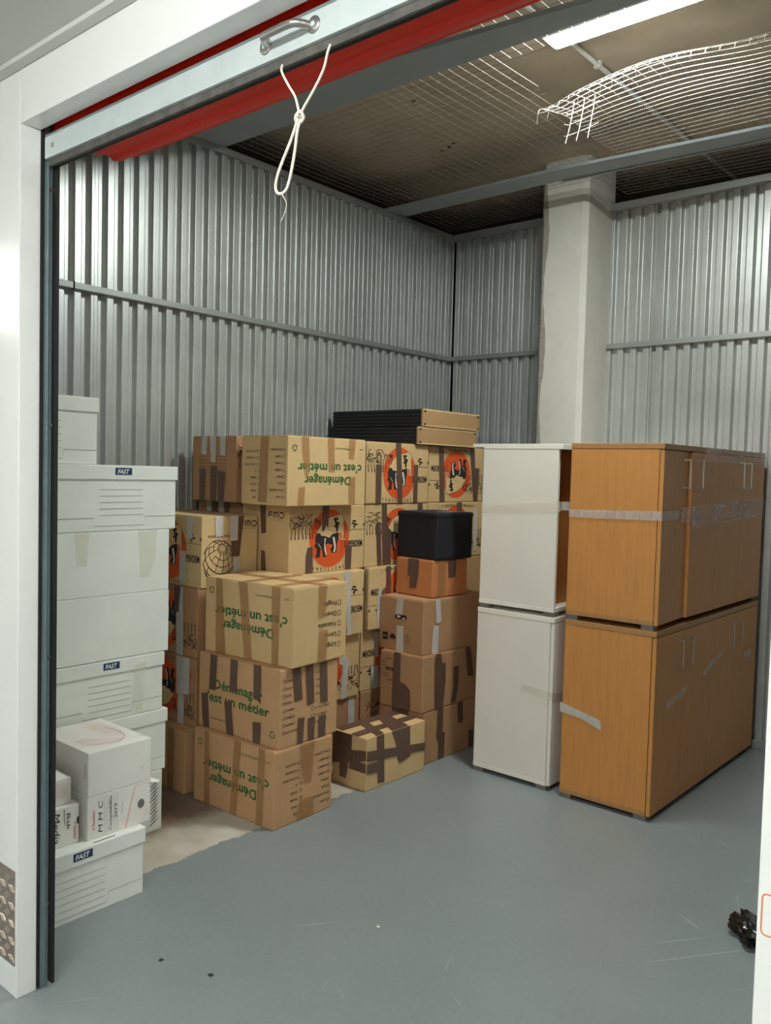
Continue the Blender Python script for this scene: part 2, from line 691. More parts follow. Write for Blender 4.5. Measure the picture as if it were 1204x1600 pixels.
structure(mb, 'wall_building_left')
mb = MB()
mb.box(4, 4.1, 1.15, 9, 0, 3.5, CEIL)
structure(mb, 'wall_building_right')

# tread plate along the foot of the white wall
mb = MB()
mb.box(-3.6, -2.246, YF - 0.002, YF, 0.09, 0.361, CHEQ)
fr = (Vector((0, YF - 0.002, 0)), Vector((1, 0, 0)), Vector((0, 0, 1)), Vector((0, -1, 0)))
pitch = 0.05
i = 0
x = -2.262
while x > -3.58:
    z = 0.108 + (pitch / 2 if i % 2 else 0)
    while z < 0.355:
        d = 1 if i % 2 else -1
        for k in range(5):
            o = (k - 2) * 0.0046
            c0 = (x + o, z - d * o * 0.2)
            mb.prism([(c0[0] - 0.0075, c0[1] - d * 0.0075 - 0.001), (c0[0] - 0.0075, c0[1] - d * 0.0075 + 0.001), (c0[0] + 0.0075, c0[1] + d * 0.0075 + 0.001), (c0[0] + 0.0075, c0[1] + d * 0.0075 - 0.001)], fr, 0, 0.0014, CHEQ_B)
        z += pitch
    x -= pitch / 2
    i += 1
for p in ((-2.256, 0.345), (-2.256, 0.103)):
    mb.prism([(p[0] + 0.005 * cos(q * pi / 4), p[1] + 0.005 * sin(q * pi / 4)) for q in range(8)], fr, 0, 0.003, CHROME)
structure(mb, 'baseboard_front_left')

# guide rails of the shutter
for nm, xs, sg in (('trim_6', -2.237, 1), ('trim_7', -0.306, -1)):
    mb = MB()

    def bx(a0, a1, y0, y1, z0, z1, m, r=0.0015):
        x0, x1 = sorted((xs + sg * a0, xs + sg * a1))
        mb.bbox(x0, x1, y0, y1, z0, z1, m, r)
    bx(-0.02, 0.004, 1.153, 1.160, 0.005, 2.55, RUBBER)
    bx(-0.02, 0.0, 1.160, 1.186, 0.0, 2.55, GALVR)
    bx(-0.02, 0.006, 1.170, 1.174, 0.0, 2.55, GALVR)
    bx(-0.02, 0.018, 1.188, 1.197, 0.01, 2.55, RUBBER)
    for z in (0.24, 0.95, 1.6, 2.24):
        c = Vector((xs + sg * 0.0, 1.181, z))
        f = (c, Vector((0, sg, 0)), Vector((0, 0, 1)), Vector((sg, 0, 0)))
        mb.prism([(0.006 * cos(q * pi / 4), 0.006 * sin(q * pi / 4)) for q in range(8)], f, 0, 0.004, CHROME)
    structure(mb, nm)

# steel beams over the net supports
mb = MB()
vs = [(-3.64, 2.62, 3.17), (-2.39, 2.654, 3.17), (-1.457, 2.778, 3.17), (1.3, 2.80, 3.17), (1.3, 2.905, 3.17), (-3.64, 2.865, 3.17)]
mb.add(vs + [(a, b, 3.19) for a, b, c in vs], [(5, 4, 3, 2, 1, 0), (6, 7, 8, 9, 10, 11)] + [(i, (i + 1) % 6, 6 + (i + 1) % 6, 6 + i) for i in range(6)], BEAM)
tag(mb.build('ceiling_beam'), 'wide flat grey steel beam nearest the red shutter, under the ceiling net', 'beam')
mb = MB()
vs = [(-3.64, 4.185, 3.17), (-2.43, 4.18, 3.17), (1.3, 4.45, 3.17), (1.3, 4.54, 3.17), (-2.5, 4.345, 3.17), (-3.64, 4.36, 3.17)]
mb.add(vs + [(a, b, 3.185) for a, b, c in vs], [(5, 4, 3, 2, 1, 0), (6, 7, 8, 9, 10, 11)] + [(i, (i + 1) % 6, 6 + (i + 1) % 6, 6 + i) for i in range(6)], BEAM)
mb.tube([(-2.45, 4.345, 3.165), (-1.2, 4.415, 3.165), (1.3, 4.54, 3.165)], 0.006, RAILM)
tag(mb.build('ceiling_beam'), 'narrow grey steel beam passing just in front of the white pillar head', 'beam')
mb = MB()
mb.tube([(-1.87, 1.3, 3.372), (-1.87, 4.3, 3.372), (-1.875, 8.9, 3.372)], 0.011, CORC, 8)
for y in (3.6, 4.9, 6.2):
    mb.box(-1.888, -1.857, y, y + 0.02, 3.36, 3.39, CORC)
tag(mb.build('conduit_pipe'), 'thin pale conduit pipe running straight across the concrete ceiling', 'pipe')

# ------------------------------------------------------------------ wire net
ZN = 3.2


def sag(x, y):
    return ZN + 0.006 * sin(x * 2.1 + y * 1.3) + 0.004 * sin(y * 3 - x * 2)


def in_hole(x, y):
    return -1.98 < x < -0.3 and 3.02 < y < 3.42


net = empty('security_net', (0, 0, 0), 0, 'galvanised wire net stretched under the ceiling, torn open below the lit tube', 'wire net')
mb = MB()
P = 0.052


def lines(mb, fixed_is_x, a, b0, b1, step, r, skip):
    run = []
    t = b0
    while t <= b1 + 1e-6:
        x, y = (a, t) if fixed_is_x else (t, a)
        jx = 0.006 * sin(y * 5 + x * 2)
        jy = 0.006 * sin(x * 4 - y)
        if skip(x, y):
            if len(run) > 1:
                mb.tube(run, r, WIRE_N, 3, False)
            run = []
        else:
            run.append((x + jx, y + jy, sag(x, y)))
        t += step
    if len(run) > 1:
        mb.tube(run, r, WIRE_N, 3, False)


def skip_main(x, y):
    # the flap (own part) replaces the sheet right of x=-2.05 between the beams
    return in_hole(x, y) or (x > -2.03 and 3.4 <= y < 4.2) or (-2.76 < x < -2.39 and y > 4.56)


x = XL + 0.03
while x < 0.6:
    lines(mb, True, x, 1.3, YB, 0.1, 0.0010, skip_main)
    x += P
y = 1.3
while y < YB:
    lines(mb, False, y, XL + 0.03, 0.6, 0.1, 0.0010, skip_main)
    y += P
mb.build('net_sheet', net)


# torn flap: hangs down and curls at its free edge
def flap(u, v):
    """u 0..1 along the tear (to the right), v 0 (free edge) .. 1 (at the second beam)"""
    x = -1.95 - 0.10 * v + 1.6 * u
    y0 = 3.13 + 0.05 * math.exp(-(u / 0.08) ** 2) + 0.06 * u + 0.012 * sin(u * 14)
    y = y0 + (4.2 - y0) * v
    d = 0.030 * math.exp(-(u / 0.10) ** 2) + 0.085 + 0.012 * sin(u * 12 + 1)
    z = 3.195 - d * (1 - v) ** 1.6 - 0.005 * sin(v * 15 + u * 6) * (1 - v)
    if v < 0.1:                      # curl of the cut edge
        c = (0.1 - v) / 0.1
        z -= 0.02 * c * c
        y += 0.05 * c * c
    return (x + 0.02 * sin(v * 6), y, z)


mb = MB()
nu, nv = 31, 20
for j in range(nv + 1):
    v = j / nv
    mb.tube([flap(i / 66, v) for i in range(67)], 0.0011, WIRE, 4, False)
for i in range(nu + 1):
    u = i / nu
    e = 0.02 + 0.02 * rnd.random()
    pts = [flap(u, k / 40) for k in range(41)]
    p0 = flap(u, 0)
    pts = [(p0[0] - 0.01, p0[1] + 0.01, p0[2] - e)] + pts
    mb.tube(pts, 0.0011, WIRE, 4, False)
mb.build('torn_flap', net)

mb = MB()
o = Vector((-1.86, 3.36, 3.10))
for k in range(3):
    x = o.x + k * 0.05
    mb.tube([(x, o.y + 0.02, 3.13), (x + 0.004, o.y, 3.07), (x - 0.004, o.y - 0.005, 3.01), (x - 0.014 + 0.003 * k, o.y - 0.02, 2.94)], 0.0014, WIRE, 5)
for k in range(3):
    z = 3.075 - 0.046 * k
    mb.tube([(o.x - 0.035, o.y + 0.005, z + 0.012 - 0.006 * k), (o.x - 0.015, o.y, z - 0.004), (o.x + 0.05, o.y - 0.004, z), (o.x + 0.13, o.y, z + 0.018)], 0.0014, WIRE, 5)
tag(mb.build('wire_mesh_scrap'), 'small cut scrap of bright wire mesh dangling from the torn net', 'wire mesh')

# ------------------------------------------------------------------ lamps
lt = empty('tube_light', (-1.565, 3.18, 3.30), 0, 'long glowing white tube light above the torn wire net', 'ceiling light')
mb = MB()
sec = [(-.052, .001), (-.051, -.001), (-.044, -.006), (-.03, -.009), (.03, -.009), (.044, -.006), (.051, -.001), (.052, .001)]
vs = [(x, y * k, z * k) for x, k in ((-.302, .85), (-.297, 1), (.297, 1), (.302, .85)) for y, z in sec]
mb.add(vs, [(8 * i + j, 8 * i + 8 + j, 8 * i + 9 + j, 8 * i + 1 + j) for i in range(3) for j in range(7)] + [tuple(range(8)), tuple(range(31, 23, -1))], LAMP)
mb.build('diffuser', lt)
mb = MB()
mb.bbox(-0.312, 0.312, -0.062, 0.062, 0.000, 0.045, WHITEP, 0.003)
for x in (-0.2, 0.2):
    mb.box(x - 0.01, x + 0.01, -0.012, 0.012, 0.049, 0.09, GALV)
mb.build('housing', lt)
for k, (x, lab) in enumerate(((-5.0, 'corridor strip lamp left of the storage door'), (-0.9, 'unseen corridor strip lamp added overhead in front of the doorway'), (3.2, 'unseen corridor strip lamp added far right of the storage door'))):  # left lamp inferred from its reflection; the others are unseen, added for light
    h = empty('corridor_lamp', (x, -0.2, 2.54), 0.35, lab, 'ceiling light')
    mb = MB()
    mb.bbox(-0.6, 0.6, -0.05, 0.05, -0.035, -0.0005, WHITEP, 0.004)
    mb.build('housing', h)
    mb = MB()
    mb.bbox(-0.58, 0.58, -0.04, 0.04, -0.075, -0.034, HLAMP, 0.008)
    mb.build('diffuser', h)

def smooth_pts(pts, n=6):
    pts = [Vector(p) for p in pts]
    out = []
    for i in range(len(pts) - 1):
        p0, p1, p2, p3 = pts[max(0, i - 1)], pts[i], pts[i + 1], pts[min(len(pts) - 1, i + 2)]
        for k in range(n):
            t = k / n
            out.append(0.5 * ((2 * p1) + (p2 - p0) * t + (2 * p0 - 5 * p1 + 4 * p2 - p3) * t * t + (3 * p1 - p0 - 3 * p2 + p3) * t ** 3))
    out.append(pts[-1])
    return out


# ------------------------------------------------------------------ roller shutter
sh = empty('roller_shutter', (-1.27, 1.17, 2.3), 0, 'red steel roller shutter rolled up above the doorway with galvanised bottom bar', 'roller shutter')
ox, oy, oz = sh.location
X0, X1 = -2.2 - ox, -0.335 - ox
RC, ZC = 1.322 - oy, 2.512 - oz
mb = MB()
NA = 160
prof = []
for i in range(NA):
    q = 2 * pi * i / NA
    r = 0.150 + 0.0055 * (1 if sin(q * 13) > 0.25 else (-1 if sin(q * 13) < -0.25 else sin(q * 13) * 4))
    prof.append((RC + r * cos(q), ZC + r * sin(q)))
vs = [(x, y, z) for x in (X0, X1) for y, z in prof]
mb.add(vs, [(i, (i + 1) % NA, NA + (i + 1) % NA, NA + i) for i in range(NA)] + [tuple(range(NA - 1, -1, -1)), tuple(range(NA, 2 * NA))], REDS)
mb.build('rolled_curtain', sh)
mb = MB()
xa, xb = -2.228 - ox, -0.315 - ox
pr = [(1.183, 2.34), (1.183, 2.375), (1.180, 2.383), (1.180, 2.395), (1.184, 2.403), (1.184, 2.42), (1.180, 2.428), (1.176, 2.45), (1.172, 2.50)]
vs = []
for y, z in pr:
    vs += [(xa, y - oy, z - oz), (xb, y - oy, z - oz), (xa, y - oy + 0.002, z - oz), (xb, y - oy + 0.002, z - oz)]
fs = []
for i in range(len(pr) - 1):
    fs += [(4 * i, 4 * i + 1, 4 * i + 5, 4 * i + 4), (4 * i + 2, 4 * i + 6, 4 * i + 7, 4 * i + 3)]
mb.add(vs, fs, REDS)
mb.build('curtain', sh)
mb = MB()
mb.bbox(xa, xb, 1.157 - oy, 1.181 - oy, 2.314 - oz, 2.371 - oz, GALV, 0.002)
mb.bbox(xa + 0.004, xb - 0.004, 1.157 - oy, 1.188 - oy, 2.371 - oz, 2.377 - oz, GALVR, 0.001)
bar = mb.build('bottom_bar', sh)
for x in (-2.185, -0.36):
    mb = MB()
    mb.tube([(x - ox, 1.157 - oy, 2.342 - oz), (x - ox, 1.154 - oy, 2.342 - oz), (x - ox, 1.152 - oy, 2.342 - oz)], [0.006, 0.006, 0.003], CHROME, 10)
    mb.build('rivet', bar)
mb = MB()
mb.bbox(xa + 0.006, xb - 0.006, 1.166 - oy, 1.176 - oy, 2.296 - oz, 2.315 - oz, RUBBER2, 0.003)
mb.bbox(xa + 0.006, xb - 0.006, 1.176 - oy, 1.196 - oy, 2.302 - oz, 2.316 - oz, RUBBER, 0.003)
mb.build('rubber_seal', sh)
hd = MB()
hz = 2.345 - oz
hx0, hx1 = -1.335 - ox, -1.197 - ox
yb = 1.157 - oy
pts = [(hx0 + 0.010, yb, hz), (hx0 + 0.012, yb - 0.012, hz), (hx0 + 0.022, yb - 0.026, hz), (hx0 + 0.038, yb - 0.031, hz), (hx1 - 0.038, yb - 0.031, hz), (hx1 - 0.022, yb - 0.026, hz), (hx1 - 0.012, yb - 0.012, hz), (hx1 - 0.010, yb, hz)]
hd.tube(smooth_pts(pts, 4), 0.0078, CHROME, 12)
for x in (hx0, hx1):
    hd.tube([(x, yb, hz), (x, yb - 0.002, hz), (x, yb - 0.0035, hz)], [0.0165, 0.0165, 0.013], CHROME, 18)
    hd.tube([(x, yb - 0.0035, hz), (x, yb - 0.0055, hz), (x, yb - 0.007, hz)], [0.006, 0.006, 0.003], GALV, 10)
hd.build('handle', sh, smooth=True)

# cord tied to the bar
mb = MB()


Yr = 1.16
q = lambda x, z, dy=0.0: (x, Yr + dy, z)
mb.tube(smooth_pts([q(-1.293, 2.300, 0.005), q(-1.289, 2.284), q(-1.270, 2.254), q(-1.249, 2.225), q(-1.238, 2.195), q(-1.235, 2.182)]), 0.0026, ROPE, 8)
mb.tube(smooth_pts([q(-1.160, 2.300, 0.005), q(-1.162, 2.284), q(-1.172, 2.256), q(-1.197, 2.225), q(-1.226, 2.196), q(-1.233, 2.182)]), 0.0026, ROPE, 8)
mb.tube(smooth_pts([q(-1.236, 2.180, -0.003), q(-1.258, 2.145), q(-1.286, 2.092, -0.004), q(-1.301, 2.062), q(-1.290, 2.046), q(-1.270, 2.055, 0.003), q(-1.254, 2.108, 0.004), q(-1.240, 2.160), q(-1.234, 2.180, 0.003)]), 0.0029, ROPE, 8)
mb.tube(smooth_pts([q(-1.243, 2.184, -0.004), q(-1.228, 2.190, -0.006), q(-1.226, 2.180, 0.002), q(-1.240, 2.174, 0.005), q(-1.245, 2.180, -0.002), q(-1.232, 2.186, -0.006)]), 0.0032, ROPE, 8)
mb.tube(smooth_pts([q(-1.282, 2.047), q(-1.279, 2.040), q(-1.268, 2.024), q(-1.271, 2.008), q(-1.284, 1.990)]), [0.0008] * 25, ROPE, 5)
tag(mb.build('pull_cord', smooth=True), 'knotted white cord loop hanging from the bottom bar of the shutter', 'cord')

# small printed sticker outline on the right door post
mb = MB()
fr = (Vector((-0.301, YF, 0.934)), Vector((1, 0, 0)), Vector((0, 0, 1)), Vector((0, -1, 0)))
W_, H_ = 0.16, 0.054


def rrect(w, h, r, x=0, y=0, n=5):
    out = []
    for cx, cy, a in ((w - r, h - r, 0), (r, h - r, 1), (r, r, 2), (w - r, r, 3)):
        for k in range(n + 1):
            t = (a + k / n) * pi / 2
            out.append((x + cx + r * cos(t), y + cy + r * sin(t)))
    return out


mb.prism(rrect(W_, H_, 0.006), fr, 0.0, 0.0004, WHITEP)
mb.stroke(rrect(W_ - 0.002, H_ - 0.002, 0.006, 0.001, 0.001), 0.0022, fr, 0.0006, Mat('orange_outline', rgb(224, 130, 100), 0.5).m, True)
tag(mb.build('door_sticker'), 'orange outlined rounded sticker on the white right door post', 'sticker')


# ------------------------------------------------------------------ boxes
BX = {
    'S1': (-2.540, 2.320, .519, .349, .328, 1.4, 0), 'S2': (-2.549, 2.352, .522, .352, .335, 1.6, .329), 'S3': (-2.530, 2.399, .540, .346, .336, 3.5, .665),
    'G': (-2.549, 2.900, .218, .434, .251, -.7, 0),
    'D1': (-2.577, 3.364, .30, .56, .272, 0, 0), 'D2': (-2.576, 3.345, .281, .50, .288, .3, .273), 'D3': (-2.596, 3.360, .297, .53, .280, -2.1, .562),
    'D4': (-2.619, 3.457, .257, .280, .193, -4.5, .846), 'D5': (-2.608, 3.469, .286, .287, .245, -5.5, 1.040),
    'L0': (-3.12, 2.302, .50, .33, .29, 0, 0), 'L1': (-3.128, 2.365, .49, .34, .318, 0, .291), 'L2': (-3.135, 2.372, .49, .34, .323, 0, .610), 'L3': (-3.13, 2.385, .50, .333, .332, 0, .934),
    'T0': (-3.209, 2.643, .332, .35, .323, 1.4, 1.323), 'T1': (-2.832, 2.63, .321, .529, .325, 0, 1.322), 'T2': (-2.923, 3.268, .45, .53, .325, .5, 1.322), 'T3': (-2.945, 3.825, .45, .55, .325, 0, 1.322),
    'M11': (-2.922, 2.725, .34, .53, .328, 0, 0), 'M12': (-2.908, 2.733, .34, .50, .329, 0, .329), 'M13': (-2.881, 2.725, .34, .50, .329, 0, .659), 'M14': (-2.922, 2.732, .34, .531, .331, 0, .989),
    'M21': (-2.93, 3.275, .45, .51, .328, 0, 0), 'M22': (-2.935, 3.271, .45, .53, .329, 0, .329), 'M23': (-2.90, 3.285, .45, .53, .329, 0, .659), 'M24': (-2.93, 3.275, .45, .53, .331, 0, .989),
    'M31': (-2.94, 3.93, .45, .53, .328, 0, 0), 'M32': (-2.94, 3.93, .45, .53, .329, 0, .329), 'M33': (-2.94, 3.90, .45, .53, .329, 0, .659), 'M34': (-2.94, 3.825, .45, .55, .331, 0, .989),
    'M01': (-3.275, 2.73, .34, .5, .328, 0, 0), 'M02': (-3.275, 2.73, .34, .5, .329, 0, .329), 'M03': (-3.275, 2.73, .34, .5, .329, 0, .659), 'M04': (-3.275, 2.73, .34, .5, .331, 0, .989),
}
UZ = Vector((0, 0, 1))


def frames(w, d, h):
    return {'F': (Vector((-w, 0, 0)), Vector((1, 0, 0)), UZ, Vector((0, -1, 0))),
            'S': (Vector((0, 0, 0)), Vector((0, 1, 0)), UZ, Vector((1, 0, 0))),
            'T': (Vector((-w, 0, h)), Vector((1, 0, 0)), Vector((0, 1, 0)), UZ)}


def recycle(mb, cx, cy, r, fr, off, m, flip):
    for k in range(3):
        a = pi / 2 + k * 2 * pi / 3
        pts = []
        for t in range(5):
            q = a - 0.75 + t * 0.36
            rr = r * (1.0 if t in (1, 2, 3) else 0.86)
            pts.append((cx + rr * cos(q), cy + rr * sin(q)))
        mb.stroke(FL(pts, flip), r * 0.38, fr, off, m)
        q = a + 0.9
        tip = (cx + r * 0.95 * cos(q + 0.15), cy + r * 0.95 * sin(q + 0.15))
        b1 = (cx + r * 1.35 * cos(q - 0.2), cy + r * 1.35 * sin(q - 0.2))
        b2 = (cx + r * 0.55 * cos(q - 0.25), cy + r * 0.55 * sin(q - 0.25))
        mb.flat(FL([tip, b1, b2], flip), fr, off, m)


def print_moving(mb, fr, W, H, flip):
    f = (W, H) if flip else None
    k = W / 0.522
    o = 0.0012
    put_text(mb, 'Déménager', 0.262 * k, 0.186, 0.043, 0.31 * k, fr, o, INK_G, bold=0.022, flip=f)
    put_text(mb, "c'est un métier", 0.245 * k, 0.126, 0.043, 0.43 * k, fr, o, INK_G, bold=0.022, flip=f)
    put_text(mb, 'www.', 0.035 * k, 0.047, 0.009, 0.030 * k, fr, o, INK_G, bold=0.006, flip=f)
    put_text(mb, 'mobilitops.com', 0.150 * k, 0.047, 0.010, 0.13 * k, fr, o, INK_G, bold=0.006, flip=f)
    recycle(mb, W - 0.042, 0.056, 0.0135, fr, o, INK_G, f)


def checkbox(mb, x, y, s, wd, fr, m, flip, ww=1.0):
    mb.stroke(FL(rrect(s * ww, s, s * 0.3, x, y, 3), flip), wd, fr, 0.0012, m, True)


LEFT = ['CUISINE', 'SALLE A MANGER', 'SALON', 'BUREAU', 'CHAMBRE 1', 'CHAMBRE 2', 'CHAMBRE 3', 'SALLE DE BAIN']
RIGHT = ['CAVE', 'GARAGE', 'CELLIER', 'GRENIER', 'WC', "N° DE LA PIECE", "N° DU MEUBLE", "N° DU CARTON"]


def print_list(mb, fr, W, H, flip, ink=None):
    f = (W, H) if flip else None
    m = ink or INK_S
    for i, t in enumerate(LEFT):
        y = 0.278 - i * 0.031
        checkbox(mb, 0.016, y, 0.013, 0.0018, fr, m, f)
        w_ = 0.0062 * len(t)
        put_text(mb, t, 0.033 + w_ / 2, y + 0.001, 0.0095, w_, fr, 0.0012, m, bold=0.012, flip=f)
    for i, t in enumerate(RIGHT):
        y = 0.285 - i * 0.031
        big = i >= 5
        checkbox(mb, 0.185, y, 0.016 if big else 0.012, 0.0018, fr, m, f, 1.3 if big else 1)
        w_ = 0.0062 * len(t)
        put_text(mb, t, 0.212 + w_ / 2, y + 0.002, 0.0095, w_, fr, 0.0012, m, bold=0.012, flip=f)


def print_short(mb, fr, W, H, flip):
    f = (W, H) if flip else None
    for i, (t, w_) in enumerate((('Linge', 0.072), ('Livres', 0.078), ('Vaisselle', 0.118), ('Divers', 0.082), ('Fragile', 0.088))):
        y = 0.262 - i * 0.046
        checkbox(mb, 0.042, y, 0.020, 0.0024, fr, INK_S, f)
        put_text(mb, t, 0.072 + w_ / 2, y, 0.021, w_, fr, 0.0012, INK_S, bold=0.014, flip=f)


def tree(mb, ax, az, w, h, fr, m, f, seed, dens=1.0):
    """tangled savannah tree clump: crown squiggles above, forked trunks below"""
    r = random.Random(seed)
    for k in range(int(30 * dens)):
        x, y = ax + w * r.random(), az + h * (0.45 + 0.5 * r.random())
        a = r.random() * 6.28
        pts = [(x, y)]
        for t in range(5):
            a += r.uniform(-1.0, 1.0)
            x += 0.009 * cos(a)
            y += 0.007 * sin(a)
            pts.append((min(max(x, ax), ax + w * 1.05), min(max(y, az + 0.42 * h), az + h)))
        mb.stroke(FL(pts, f), [0.0014, 0.0032, 0.004, 0.0036, 0.0024, 0.0014], fr, 0.0014, m)
    n = max(3, int(w / 0.022))
    for k in range(n):
        x = ax + w * (k + 0.5) / n
        s = r.uniform(-1, 1)
        pts = [(x + 0.006 * s, az + 0.48 * h), (x - 0.004 * s, az + 0.3 * h), (x + 0.003 * s, az + 0.15 * h), (x + 0.004 * s, az)]
        mb.stroke(FL(pts, f), [0.002, 0.0045, 0.0042, 0.007], fr, 0.0014, m)


def acacia(mb, cx, cy, s, fr, f):
    for dx, dy, w_ in ((0, 0.030, 0.024), (-0.008, 0.021, 0.018), (0.01, 0.016, 0.022), (0.0, 0.009, 0.014)):
        mb.flat(FL([(cx + s * (dx - w_ / 2), cy + s * dy), (cx + s * (dx + w_ / 2), cy + s * (dy - 0.001)), (cx + s * (dx + w_ / 3), cy + s * (dy + 0.005)), (cx + s * (dx - w_ / 3), cy + s * (dy + 0.006))], f), fr, 0.0014, INK_K)
    mb.stroke(FL([(cx, cy), (cx - 0.002 * s, cy + 0.012 * s), (cx + 0.004 * s, cy + 0.028 * s)], f), 0.003 * s, fr, 0.0014, INK_K)


def print_elephant(mb, fr, W, H, flip, scene=True, seed=3):
    f = (W, H) if flip else None
    sx, sz = W / 1000.0, H / 865.0
    C = lambda pts: FL([((x - 105) * sx, H - (y - 95) * sz) for x, y in pts], f)
    o = 0.0012
    ov = [((620 + 260 * cos(t * pi / 24)), (530 + 372 * sin(t * pi / 24))) for t in range(48)]
    mb.flat(C(ov), fr, o, INK_O)
    mb.flat(C([(455, 470), (452, 430), (470, 395), (510, 330), (545, 290), (600, 265), (640, 245), (700, 235), (755, 215), (792, 245), (808, 290), (802, 360), (812, 430), (806, 520), (796, 560), (780, 520), (770, 465), (740, 470), (700, 462), (665, 470), (620, 522), (560, 500), (500, 490)]), fr, o + 0.0002, INK_C)
    blk = [[(445, 465), (488, 452), (505, 488), (560, 498), (572, 590), (552, 640), (560, 700), (592, 758), (536, 768), (532, 705), (508, 640), (498, 690), (494, 765), (436, 768), (456, 690), (440, 600), (428, 520)],
           [(556, 496), (612, 526), (650, 484), (662, 600), (640, 610), (600, 592), (566, 606)],
           [(648, 486), (735, 452), (742, 520), (722, 590), (716, 660), (712, 718), (660, 722), (634, 684), (636, 652), (656, 648)],
           [(665, 268), (700, 262), (732, 264), (728, 292), (702, 298), (722, 318), (746, 322), (748, 345), (732, 372), (728, 440), (704, 452), (700, 392), (668, 380), (692, 348)],
           [(428, 590), (444, 600), (440, 650), (426, 640)]]
    for p in blk:
        mb.flat(C(p), fr, o + 0.0004, INK_K)
    for p in ([(655, 515), (684, 512), (700, 600), (706, 655), (690, 716), (670, 706), (684, 655)], [(552, 525), (570, 522), (560, 600), (566, 650), (586, 742), (572, 750), (548, 665)], [(460, 575), (474, 590), (508, 640), (500, 646)]):
        mb.flat(C(p), fr, o + 0.0006, INK_W)
    for p, w_ in (([(452, 462), (452, 430), (470, 395), (520, 320), (560, 282), (640, 245), (700, 235), (755, 212), (795, 248), (812, 300), (806, 360), (818, 440), (812, 520), (800, 560)], 0.0022),
                  ([(800, 560), (792, 600), (782, 640), (790, 690), (765, 732)], 0.0022), ([(780, 460), (786, 500), (784, 560), (776, 620)], 0.0016),
                  ([(500, 490), (560, 500), (615, 524), (660, 470)], 0.0018), ([(590, 400), (640, 430), (662, 445)], 0.0016)):
        mb.stroke(C(p), w_, fr, o + 0.0007, INK_K)
    mb.stroke(C([(742, 478), (748, 520), (772, 550), (802, 556), (826, 540)]), 0.003, fr, o + 0.0008, INK_W)
    L = 'DEMENAGEMENT'
    for i, ch in enumerate(L):
        t = (i - 5.5) / 5.5
        x, y = 640 + t * 275, 940 - 30 * t * t
        c = ((x - 105) * sx, H - (y - 95) * sz)
        put_text(mb, ch, c[0], c[1], 0.014, 0.0085, fr, o + 0.0003, INK_K, rot=0.12 * t, bold=0.01, flip=f)
    if not scene:
        return
    tree(mb, 5 * sx, H - (520 - 95) * sz, 0.165 * W / 0.53, 0.118, fr, INK_K, f, seed)
    tree(mb, 0.165 * W / 0.53, H - (400 - 95) * sz, 0.04, 0.05, fr, INK_K, f, seed + 1, 0.4)
    mb.stroke(C([(330, 455), (450, 455)]), 0.0016, fr, o + 0.0003, INK_K)
    mb.stroke(C([(800, 428), (1108, 432)]), 0.0016, fr, o + 0.0003, INK_K)
    acacia(mb, (955 - 105) * sx, H - (425 - 95) * sz, 1.3, fr, f)
    acacia(mb, (1094 - 105) * sx, H - (400 - 95) * sz, 0.55, fr, f)
    put_text(mb, 'SUPERDEM', (945 - 105) * sx, H - (655 - 95) * sz, 0.033, 0.135, fr, o + 0.0009, INK_K, rot=0.0, bold=0.016, flip=f)


def print_fmd(mb, fr, x, y, s, m):
    o = 0.0012
    w_ = 0.0065 * s
    for p in ([(x, y), (x, y + 0.022 * s), (x + 0.003 * s, y + 0.026 * s), (x + 0.028 * s, y + 0.026 * s)], [(x, y + 0.013 * s), (x + 0.024 * s, y + 0.013 * s)],
              [(x + 0.036 * s, y), (x + 0.036 * s, y + 0.022 * s), (x + 0.042 * s, y + 0.026 * s), (x + 0.064 * s, y + 0.026 * s), (x + 0.069 * s, y + 0.022 * s), (x + 0.069 * s, y)], [(x + 0.0525 * s, y), (x + 0.0525 * s, y + 0.024 * s)],
              [(x + 0.080 * s, y + 0.0), (x + 0.102 * s, y + 0.0), (x + 0.110 * s, y + 0.007 * s), (x + 0.110 * s, y + 0.019 * s), (x + 0.102 * s, y + 0.026 * s), (x + 0.080 * s, y + 0.026 * s)], [(x + 0.081 * s, y + 0.009 * s), (x + 0.081 * s, y + 0.017 * s)]):
        mb.stroke(p, w_, fr, o, m)
    mb.stroke([(x + 0.01 * s, y - 0.012 * s), (x + 0.108 * s, y - 0.012 * s)], 0.0012, fr, o, m)


